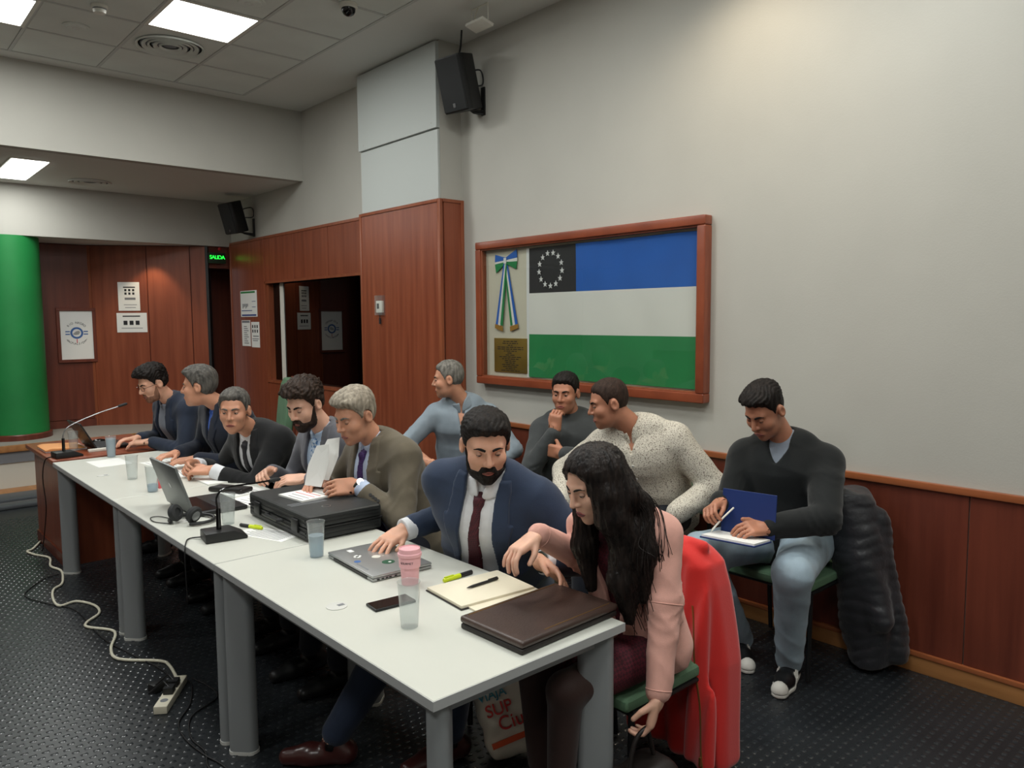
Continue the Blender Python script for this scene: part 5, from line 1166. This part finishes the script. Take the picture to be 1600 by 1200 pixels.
    def watch(s, w, strap, t=.95):
        S_, E_, W_ = s.arms[w]; c = E_+(W_-E_)*t; ax = unit(W_-E_); D, T, Nn = s.hands[w][1:4]
        u_ = unit(T-ax*(T@ax)); v_ = np.cross(ax, u_)
        MB().tube([c-s.O+.033*s.k*(u_*math.cos(a)+v_*math.sin(a)) for a in [2*math.pi*k/20 for k in range(21)]], .0065, 6).build('watch_strap', strap, s.root, smooth=True)
        MB().cyl(c-s.O-Nn*.03*s.k, c-s.O-Nn*.042*s.k, .018, n=18).build('watch_case', 'watch_steel', s.root, smooth='auto')

VS = [(-.9, .0), (-.42, .0), (-.40, .004), (-.12, .062), (-.03, .058), (.1, .075)]      # buttoned jacket
VO = [(-.9, .13), (-.45, .09), (-.2, .072), (-.03, .060), (.1, .075)]                  # open jacket
Z = V3(0, 0, 1)
# --- man in navy suit, nearest
p = Person('bearded man in navy suit and maroon tie, one hand on the closed laptop', (1.765, 2.14, 1.215), (-.50, -.80, -.34), (1.81, 2.175, 1.055), (2.03, 2.38, .58), (.42, -.90, 0), 'skin_a', 1.02, 1.16, shw=.195)
p.jaw = 1.10; p.nk = 1.12; p.wide = 1.06
p.arm('R', (1.665, 2.545, .815), (.6, .45, -.5), (-.93, -.25, -.22), (-.25, .05, -.95), curl=(.25, .3, .2), spread=.9, thumb=(.8, .5, .1))
p.arm('L', (1.815, 1.90, .805), (.75, -.35, -.5), (-.10, -.95, -.22), (-.75, .1, -.6), curl=(.25, .3, .25), spread=.3, thumb=(.8, .4, .3))
p.leg('R', (1.55, 2.42, .47), (1.31, 2.50, .10), (-.76, .65, 0)); p.leg('L', (1.68, 2.18, .52), (1.64, 2.22, .10), (-.95, .1, 0))
p.build(.0046); p.face(lid=.0, down=.006, brow='hair_black', smile=.001); p.hair('hair_black', .024, .010, quiff=.006, amp=.0016); p.beard('hair_black', .007)
p.jacket('navy_suit', VO, seed=2, h=.008, t=.82); p.shirt('white_shirt', .014); p.tie('tie_maroon', .014, .5, -.02, .04); p.cuff('R', 'white_shirt', .80, 1.0, .042); p.cuff('L', 'white_shirt', .82, .98, .041)
p.buttons('button_pale', (-.12, -.2, -.28, -.36), .016, .01, .0045)
p.trousers('trouser_navy'); p.shoes('shoe_brown')
S_, E_, W_ = p.arms['L']; c_ = E_+(W_-E_)*1.0
MB().tube([c_-p.O+.034*(np.cross(unit(W_-E_), Z)*math.cos(a)+np.cross(unit(W_-E_), np.cross(unit(W_-E_), Z))*math.sin(a)) for a in [2*math.pi*k/18 for k in range(19)]], .005, 6).build('bracelet', 'watch_strap', p.root, smooth=True)

# --- woman with long hair
p = Person('woman with long dark hair and pink blazer leaning over the near table end', (1.745, 1.585, 1.165), (-.90, .16, -.42), (1.895, 1.615, 1.02), (2.0, 1.60, .565), (.22, -.97, -.04), 'skin_d', .95, .82, shw=.148)
p.jaw = .9; p.nk = .85; p.wide = .98
p.arm('R', (1.65, 1.742, .970), (1, .35, -.35), (-.80, .08, -.35), (-.30, -.1, -.95), curl=(.55, .55, .35), spread=.5, thumb=(.7, .35, .5), fc=[(.45, .5, .4), (.6, .5, .35), (.5, .45, .3), (.35, .4, .3)], elbow=(1.90, 1.77, .83))
p.arm('L', (1.815, 1.385, .52), (.9, -.25, .1), (-.30, .06, -.95), (-.5, .85, .1), curl=(.5, .7, .5), thumb=(.6, .3, .6), elbow=(1.895, 1.425, .775))
p.leg('L', (1.60, 1.57, .53), (1.60, 1.60, .10), (-1, 0, 0)); p.leg('R', (1.63, 1.74, .54), (1.68, 1.76, .10), (-1, .1, 0))
p.build(.0046); p.face(lid=.001, down=.004, brow='hair_black', lipm='lips_f', brow_t=.0026)
p.jacket('pink_blazer', [(-.9, .07), (-.52, .045), (-.46, .012), (-.36, .010), (-.12, .05), (-.03, .06), (.1, .075)], off=.022, aoff=.014, t=.97, hem=True, h=.0075, seed=5, wr=.007)
def dress(P):
    d_ = ecap_d(P, p.pel, p.pel+p.up*.16, .125*p.bulk*p.k, .118*p.bulk*p.k, 1.35, 1.28, p.sd)-.006
    for w in p.legs:
        h_, k_, a_, td = p.legs[w]; d_ = smin(d_, cap_d(P, h_+(k_-h_)*.15, h_+(k_-h_)*.74, .080, .072), .04)
    return smin(d_, p.torso_d(P, .010), .03)+wrinkle(P, .002, 26, 3)
p.part('dress', dress, p.torso_pts()+[q for v in p.legs.values() for q in v[:2]], .2, .008, 'dress_burgundy')
def tights(P):
    d_ = None
    for w in p.legs: e = p.leg_d(P, w, .004); d_ = e if d_ is None else np.minimum(d_, e)
    return d_
p.part('tights', tights, [q for v in p.legs.values() for q in v[:3]], .12, .008, 'tights'); p.shoes('shoe_black')
def longhair(P):
    q = p.loc(P); x, y, z = q[:, 0], q[:, 1], q[:, 2]
    d_ = p.cranium(q)-.017
    ln = np.interp(y, [-.12, -.02, .01, .04, .07, .095, .12], [-.2, -.2, -.06, .02, .082, .108, .12])-.02*np.clip(np.abs(x)/.05-.6, 0, 1)+.0
    part_ = np.maximum(d_, -(z-ln)*.8)*p.k
    def lock(pts, rs):
        e = None
        for a, b, r0, r1 in zip(pts[:-1], pts[1:], rs[:-1], rs[1:]):
            c = cap_d(P, a, b, r0, r1); e = c if e is None else smin(e, c, .02)
        return e
    L1 = lock([p.hp(-.045, .015, .06), p.hp(-.072, .025, -.02), p.hp(-.075, .03, -.10), p.N+p.sd*.085+p.fw*.12-p.up*.05, p.N+p.sd*.07+p.fw*.165-p.up*.17, p.N+p.sd*.075+p.fw*.17-p.up*.30], [.042, .042, .05, .055, .045, .02])
    L2 = lock([p.hp(-.05, -.04, .04), p.hp(-.07, -.045, -.06), p.N+p.sd*.085+p.fw*.035+p.up*.02, p.N+p.sd*.12+p.fw*.10-p.up*.10, p.N+p.sd*.115+p.fw*.13-p.up*.24], [.05, .05, .052, .045, .02])
    L3 = lock([p.hp(.05, .0, .05), p.hp(.076, .02, -.03), p.hp(.075, .03, -.12), p.N-p.sd*.07+p.fw*.13-p.up*.08, p.N-p.sd*.06+p.fw*.15-p.up*.22], [.04, .035, .04, .042, .018])
    L4 = lock([p.hp(0, -.07, .04), p.hp(0, -.085, -.05), p.N-p.fw*.055+p.up*.01, p.N-p.fw*.085+p.sd*.03-p.up*.14], [.06, .055, .055, .025])
    d_ = smin(smin(part_, smin(L1, L2, .03), .02), smin(L3, L4, .02), .02)
    face_cut = ell_d(q, (0, .098, -.016), (.056, .072, .112))*p.k
    d_ = np.maximum(d_, -face_cut)
    ang = np.arctan2((P-p.H)@p.sd, (P-p.H)@p.fw+.05)
    return d_+.0022*np.sin(ang*38+4*np.sin(P[:, 2]*14))+.0014*np.sin(ang*95+5*np.sin(P[:, 2]*9))
p.part('hair', longhair, [p.H+p.U*.05, p.N-p.up*.34+p.fw*.15, p.N+p.sd*.12, p.N-p.fw*.1], .12, .0052, 'hair_long')
hs = MB(); r2 = random.Random(11)
for i in range(70):
    a0 = p.hp(-.05-r2.uniform(0, .03), r2.uniform(-.06, .03), r2.uniform(-.05, .04)); sd_ = r2.uniform(.06, .16); fw_ = r2.uniform(-.02, .16); dn = r2.uniform(.08, .36)
    b0 = p.N+p.sd*sd_+p.fw*(fw_*.6)+p.up*.03; c0 = p.N+p.sd*(sd_+r2.uniform(-.02, .03))+p.fw*(fw_+.03)-p.up*dn*.5; e0 = p.N+p.sd*(sd_+r2.uniform(-.03, .04))+p.fw*(fw_+r2.uniform(0, .05))-p.up*dn
    for t_ in range(12):       # keep every strand outside the blazer
        for v_ in (b0, c0, e0):
            dd = p.torso_d(v_[None], .036)[0]
            if dd < 0: v_ += unit(p.fw*.6+p.sd*.8)*(-dd+.002)
    hs.tube(spline([a0-p.O, b0-p.O, c0-p.O, e0-p.O], 5), .0011, 4)
hs.build('hair_strands', 'hair_long', p.root, kind='stuff')
tt = np.linspace(0, .3, 150)
MB().cyl(*(lambda c: (c-p.O-p.fw*.002, c-p.O+p.fw*.004))((lambda pp: pp[np.argmin(np.abs(p.torso_d(pp, .022)))])(p.N-p.up*.40+p.sd*.03+p.fw*tt[:, None])), .013, n=18).build('button', 'button_dark', p.root)
def flap(P):
    sx, h_, fw_ = p.front(P); b_ = p.jf(P); return np.maximum.reduce([b_-.006, -(b_+.01), np.abs(fw_-.055)-.055, np.abs(h_+.375+.15*(fw_-.05))-.022, .04-sx])
p.part('pocket_flap', flap, [p.N-p.up*.375+p.sd*.1+p.fw*.05], .16, .005, 'pink_blazer')
for w_, t0_ in (('L', .965), ('R', .955), ('L', .02)):
    S_, E_, W_ = p.arms[w_]; c_ = E_+(W_-E_)*t0_; ax_ = unit(W_-E_); u_ = unit(np.cross(ax_, V3(.3, .2, 1))); v_ = np.cross(ax_, u_); ring = []
    for a in np.linspace(0, 2*math.pi, 25):
        dv_ = u_*math.cos(a)+v_*math.sin(a); rr_ = np.linspace(.02, .12, 90); dd_ = p.jf(c_+dv_*rr_[:, None]); ring.append(c_+dv_*(rr_[np.argmax(dd_ > 0)]-.001)-p.O)
    MB().tube(ring, .0022, 5).build('sleeve_seam', 'pink_blazer', p.root, smooth=True)
# dark bag in her lowered hand
hb = empty('black_handbag', (1.76, 1.40, 0), label='black handbag on the floor held by the woman\'s lowered hand', cat='handbag')
def hb_f(P):
    q = P-V3(1.76, 1.40, .16); d_ = box_d(np.stack([q[:, 0]/np.interp(P[:, 2], [0, .32], [1.15, .75]), q[:, 1], q[:, 2]], 1), (0, 0, 0), (.14, .075, .155), .05); return d_+.004*np.sin(q[:, 0]*35+q[:, 2]*22)
sdf_obj('bag_body', hb_f, (1.55, 1.28, -.01), (1.98, 1.52, .36), .009, 'leather_edge', hb, origin=(1.76, 1.40, 0))
MB().tube([Vector(v) for v in spline([(-.07, 0, .29), (-.04, 0, .39), (.0, -.01, .425), (.03, 0, .39), (.06, 0, .29)], 6)], .007, 8).build('strap', 'leather_edge', hb, smooth=True)

# --- grey-haired man in olive jacket
p = Person('grey-haired man in olive jacket and purple tie reading papers on the hard case', (1.815, 3.16, 1.225), (-.92, -.16, -.34), (1.925, 3.17, 1.065), (2.12, 3.14, .57), (.10, -.99, 0), 'skin_b', 1.03, 1.05, lod=1)
p.arm('L', (1.775, 3.08, .895), (.35, -.75, -.55), (-.95, .22, .02), (.05, .75, -.5), curl=(.55, .7, .4), thumb=(.8, .1, .6))
p.arm('R', (1.735, 3.34, .885), (.4, .7, -.5), (-.85, -.4, -.05), (-.2, -.5, -.8), curl=(.4, .5, .4))
p.leg('L', (1.66, 3.02, .52), (1.62, 3.02, .1), (-1, 0, 0)); p.leg('R', (1.66, 3.24, .52), (1.60, 3.26, .1), (-1, 0, 0))
p.build(.0055); p.face(lid=-.001, down=.006, brow='hair_grey'); p.hair('hair_silver', .027, .012, quiff=.012, line=-.002, amp=.0014, freq=120)
p.jacket('olive_suit', VO, seed=7, t=.78); p.shirt('pale_blue', .014); p.tie('tie_purple', .014, .45); p.cuff('L', 'pale_blue', .76, .97, .040); p.watch('L', 'watch_strap', 1.0); p.trousers('trouser_dark', h=.016); p.shoes('shoe_black', h=.01)
S_, E_, W_ = p.arms['L']
for j in range(4):
    c = E_+(W_-E_)*(.48+.06*j); nn_ = unit(V3(-.3, -.8, .1)); nn_ = unit(nn_-unit(W_-E_)*(nn_@unit(W_-E_))); pp = c+nn_*np.linspace(.02, .09, 60)[:, None]; c = pp[np.argmin(np.abs(p.jf(pp)))]
    MB().cyl(c-p.O-nn_*.002, c-p.O+nn_*.003, .0075, n=12).build('button', 'button_dark', p.root)
bk_ = empty('booklet', (1.60, 3.22, TZ+.113), rz=.1, label='printed booklet with red marks held open over the hard case', cat='booklet')
MB().box(-.10, .10, -.10, .10, 0, .008).build('page_block', 'paper', bk_)
for k in range(5): MB().box(-.085+.03*k, -.08+.03*k, -.08, .04+.02*(k % 3), .008, .0084).build('print_line', 'ink_red' if k in (2, 3) else 'ink_grey', bk_)
for k in range(2):
    a0 = Vector((.095, .02+.03*k, .03)); pts = [(0, 0), (.10, 0), (.115, .12), (.10, .215), (.03, .2), (-.005, .1)]
    def pg(u, v, w_, k=k): return Vector((.02+.055*k+.32*v*(.9+.3*k)-.5*v*v+.25*u, .07-u*1.0+.02*k-.05*v, .035+v*.92+.02*k+w_*.3))+Vector((w_, 0, 0))
    MB().prism(pts, 0, .0012, pg).build('raised_page', 'paper', bk_)

# --- bearded man in grey suit
p = Person('dark-haired bearded man in grey suit and striped tie looking down', (1.83, 3.70, 1.235), (-.86, -.32, -.42), (1.95, 3.72, 1.06), (2.16, 3.72, .57), (.15, -.98, 0), 'skin_d', 1.03, 1.0, lod=1)
p.arm('L', (1.795, 3.63, .84), (.5, -.6, -.6), (-.88, .42, .0), (-.1, .4, -.85), curl=(.35, .5, .4)); p.arm('R', (1.72, 3.90, .85), (.5, .6, -.6), (-.75, -.6, .05), (.1, -.6, -.7), curl=(.7, .8, .5))
p.leg('L', (1.70, 3.6, .52), (1.66, 3.6, .1), (-1, 0, 0)); p.leg('R', (1.70, 3.82, .52), (1.66, 3.82, .1), (-1, 0, 0))
p.build(.0055); p.face(lid=-.001, down=.006, brow='hair_black'); p.hair('hair_brown', .036, .016, quiff=.012, amp=.004, curl=.006); p.beard('hair_brown', .008)
p.jacket('grey_suit', VO, seed=9); p.shirt('blue_shirt', .014); p.tie('tie_stripe', .014, .45); p.cuff('R', 'blue_shirt', .9, .99, .037); p.trousers('trouser_dark', h=.016); p.shoes('shoe_black', h=.01)

# --- man in black facing the camera
p = Person('grey-haired man in black jacket with clasped hands facing the camera', (1.71, 4.345, 1.155), (-.62, -.78, -.10), (1.84, 4.41, .99), (2.14, 4.44, .57), (.30, -.95, 0), 'skin_b', 1.03, 1.1, lod=1)
p.arm('L', (1.59, 4.40, .80), (.5, -.7, -.5), (-.72, .68, .0), (-.1, .45, -.85), curl=(.5, .7, .5), thumb=(.8, .2, -.3)); p.arm('R', (1.58, 4.66, .80), (.5, .7, -.5), (-.72, -.66, .02), (-.1, -.8, -.3), curl=(.7, .8, .5), thumb=(.8, .2, -.3))
p.leg('L', (1.70, 4.32, .52), (1.66, 4.3, .1), (-1, 0, 0)); p.leg('R', (1.70, 4.54, .52), (1.66, 4.54, .1), (-1, 0, 0))
p.build(.0055); p.face(lid=.0018, down=.0, brow='hair_salt'); p.hair('hair_salt', .020, .009, line=.004, amp=.0018, widow=.012)
p.jacket('black_suit', VS, seed=11, t=.70); p.shirt('white_shirt', .014); p.tie('tie_dark', .014, .4); p.cuff('L', 'white_shirt', .68, .99, .041); p.cuff('R', 'white_shirt', .72, .97, .040); p.trousers('trouser_dark', h=.016); p.shoes('shoe_black', h=.01)

# --- man in profile
p = Person('man with wavy grey hair turned away in profile, blue collar under dark jacket', (1.74, 4.985, 1.255), (-.80, .58, -.08), (1.865, 4.97, 1.10), (2.10, 5.02, .57), (.15, -.98, 0), 'skin_b', 1.03, 1.05, lod=1)
p.arm('L', (1.66, 4.86, .795), (.4, -.7, -.6), (-.9, .3, -.05), (0, .1, -1)); p.arm('R', (1.65, 5.18, .795), (.4, .7, -.6), (-.9, -.3, -.05), (0, -.1, -1))
p.leg('L', (1.70, 4.9, .52), (1.66, 4.9, .1), (-1, 0, 0)); p.leg('R', (1.70, 5.12, .52), (1.66, 5.12, .1), (-1, 0, 0))
p.build(.0058); p.face(lid=.002, brow='hair_salt'); p.hair('hair_salt', .026, .013, quiff=.01, amp=.0018, freq=110, back=-.075)
p.jacket('ink_suit', [(-.9, .0), (-.17, .0), (-.16, .004), (-.03, .032), (.1, .06)], seed=13, h=.01); p.shirt('bright_blue', .014, h=.01); p.trousers('trouser_dark', h=.016); p.shoes('shoe_black', h=.011)

# --- man typing with glasses
p = Person('young man with glasses and stubble typing at the far desk', (1.70, 5.80, 1.23), (-.90, -.12, -.40), (1.825, 5.84, 1.07), (2.08, 5.88, .57), (.15, -.98, 0), 'skin_a', 1.02, 1.0, lod=1)
p.arm('L', (1.66, 5.77, .80), (.4, -.7, -.6), (-.92, .38, -.02), (0, .1, -1), curl=(.35, .45, .3)); p.arm('R', (1.65, 6.02, .80), (.4, .7, -.6), (-.95, -.1, -.02), (0, -.1, -1), curl=(.35, .45, .3))
p.leg('L', (1.74, 5.78, .52), (1.70, 5.78, .1), (-1, 0, 0)); p.leg('R', (1.74, 6.0, .52), (1.70, 6.0, .1), (-1, 0, 0))
p.build(.0058); p.face(lid=-.001, down=.006, glasses=True); p.hair('hair_black', .034, .013, quiff=.014, amp=.004, curl=.004); p.beard('stubble', .0018)
p.jacket('dark_navy', VO, seed=15, h=.01); p.shirt('grey_shirt', .014, h=.01); p.trousers('trouser_dark', h=.016); p.shoes('shoe_black', h=.011)

# --- man in pale shirt by the pillar
p = Person('short grey-haired man in pale blue shirt seated by the wooden pillar', (3.045, 4.07, 1.275), (-.74, .66, -.12), (3.14, 4.05, 1.10), (3.26, 4.20, .57), (.74, -.67, 0), 'skin_b', 1.0, 1.0, lod=1, drop=.115)
p.arm('R', (2.895, 4.06, .70), (-.5, .6, -.2), (-.15, -.15, -.97), (.7, -.4, 0), curl=(.3, .4, .3)); p.arm('L', (3.12, 3.78, .66), (.7, -.5, -.2), (-.6, -.5, -.4), (0, 0, -1))
p.leg('R', (2.90, 4.05, .55), (2.84, 3.98, .1), (-.7, -.6, 0)); p.leg('L', (3.05, 3.82, .55), (3.0, 3.75, .1), (-.6, -.7, 0))
p.build(.0058); p.face(lid=.002, brow='hair_salt'); p.hair('hair_grey', .016, .005, amp=.0015, line=.004)
p.shirt('chambray', .018, True, .30, h=.009, wr=.006, prof=[(-.16, .0), (-.12, .006), (-.03, .03), (.1, .05)]); p.buttons('button_pale', (-.19, -.28, -.37), .019, 0, .006); p.trousers('jeans_dark', h=.013); p.shoes('shoe_black', h=.011)

# --- man with chin on hand
p = Person('short-haired man in dark grey sweater resting his chin on one hand', (3.365, 3.30, 1.212), (-.88, -.42, -.12), (3.45, 3.33, 1.04), (3.42, 3.31, .57), (.62, -.78, 0), 'skin_c', 1.02, 1.08, lod=1, drop=.115)
p.arm('R', (3.205, 3.235, .975), (-.55, .2, -1), (.02, -.10, .98), (.85, .2, .1), curl=(.75, 1.0, .7), thumb=(.7, .5, .4)); p.arm('L', (3.19, 3.14, .86), (.4, -.8, -.3), (-.25, .9, .12), (.9, .3, .1), curl=(.5, .7, .5))
p.leg('R', (3.02, 3.42, .55), (2.98, 3.4, .1), (-.9, -.2, 0)); p.leg('L', (3.08, 3.12, .56), (3.04, 3.08, .1), (-.9, -.3, 0))
p.build(.0056); p.face(lid=.0016, down=.002); p.hair('hair_black', .020, .006, amp=.0018)
p.shirt('sweater_grey', .020, True, .95, h=.009, wr=.006, collar=False, name='sweater', aoff=.016); p.trousers('khaki', h=.012, off=.02); p.shoes('shoe_black', h=.011)

# --- man in speckled shirt
p = Person('stocky man in white speckled shirt leaning toward his neighbour', (3.0, 2.625, 1.232), (-.76, .60, -.26), (3.11, 2.56, 1.075), (3.36, 2.58, .58), (.50, -.86, -.05), 'skin_c', 1.04, 1.16, lod=1, shw=.19, drop=.115)
p.jaw = 1.08; p.nk = 1.12; p.wide = 1.07
p.arm('L', (3.11, 2.29, .665), (.9, -.5, .1), (-.5, .15, -.65), (-.4, .3, -.8), curl=(.4, .5, .4)); p.arm('R', (2.88, 2.85, .66), (.2, .8, -.2), (-.6, -.2, -.6), (-.2, -.2, -.9))
p.leg('L', (2.98, 2.38, .56), (2.95, 2.36, .1), (-1, 0, 0)); p.leg('R', (2.95, 2.74, .56), (2.92, 2.74, .1), (-1, 0, 0))
p.build(.0055); p.face(lid=.002); p.hair('hair_buzz', .012, .003, amp=.0008, line=.004)
p.shirt('floral_shirt', .020, True, .92, h=.009, wr=.007, aoff=.022, prof=[(-.1, .0), (-.06, .01), (-.03, .03), (.1, .05)]); p.buttons('button_pale', (-.14, -.22, -.3), .021, 0, .006); p.trousers('trouser_dark', h=.014); p.shoes('shoe_black', h=.011)

# --- man in jeans by the wall
p = Person('man in black sweater and light jeans writing in a notebook on his lap', (3.19, 1.845, 1.245), (-.80, .08, -.56), (3.315, 1.82, 1.075), (3.41, 1.83, .575), (.22, -.97, 0), 'skin_c', 1.03, 1.04, lod=0, shw=.18, drop=.115)
p.arm('R', (2.895, 1.875, .845), (.1, .25, -1), (-.97, -.1, -.12), (-.1, -.5, -.8), curl=(.7, .8, .6), thumb=(.9, .1, .5)); p.arm('L', (2.93, 1.665, .765), (.6, -.7, -.3), (-.90, .35, .05), (-.1, .45, -.8), curl=(.4, .6, .4), thumb=(.8, .3, -.3))
p.leg('L', (2.98, 1.58, .575), (3.18, 1.69, .115), (-.75, -.22, 0)); p.leg('R', (2.88, 1.97, .60), (3.24, 1.99, .115), (-.55, -.55, 0))
p.build(.005); p.face(lid=-.001, down=.006); p.hair('hair_black', .026, .004, quiff=.010, amp=.0022, line=.002)
p.shirt('sweater_black', .020, True, .93, h=.0085, wr=.006, collar=False, name='sweater', aoff=.022, prof=[(-.09, .0), (-.07, .018), (-.03, .045), (.1, .06)]); p.shirt('grey_shirt', .010, h=.009, collar=False, name='undershirt'); p.watch('L', 'watch_strap', .97)
p.trousers('jeans', h=.009, off=.020, wr=.005, t=1.07); p.shoes('shoe_black', 'shoe_sole', h=.006, size=1.05)
n2 = empty('lap_notebook', (2.80, 1.76, .72), rz=.15, label='navy hardcover notebook open on the lap of the man in jeans', cat='notebook')
mL = Matrix.Rotation(.12, 4, 'Y'); MB().box(-.10, .08, -.14, .10, 0, .006, mL).build('back_cover', 'navy_cover', n2, bevel=.001, seg=1); MB().box(-.095, .075, -.135, .095, .006, .014, mL).build('pages', 'paper', n2)
mU = Matrix.Translation((.085, -.02, .0)) @ Matrix.Rotation(.10, 4, 'Y'); MB().box(0, .005, -.13, .11, .0, .19, mU).build('front_cover', 'navy_cover', n2, bevel=.001, seg=1)
W_, D_, T_, Nn_, caps_, k_ = p.hands['R']; tip = caps_[2][1]; MB().tube([Vector(tip)+Vector((.05, -.03, .05)), Vector(tip), Vector(tip)+Vector((-.03, .02, -.04)), Vector(tip)+Vector((-.037, .024, -.05))], [.004, .004, .004, .001], 8).build('pen', 'white_plastic', label='white pen in the fingers of the man in jeans', cat='pen', smooth=True)
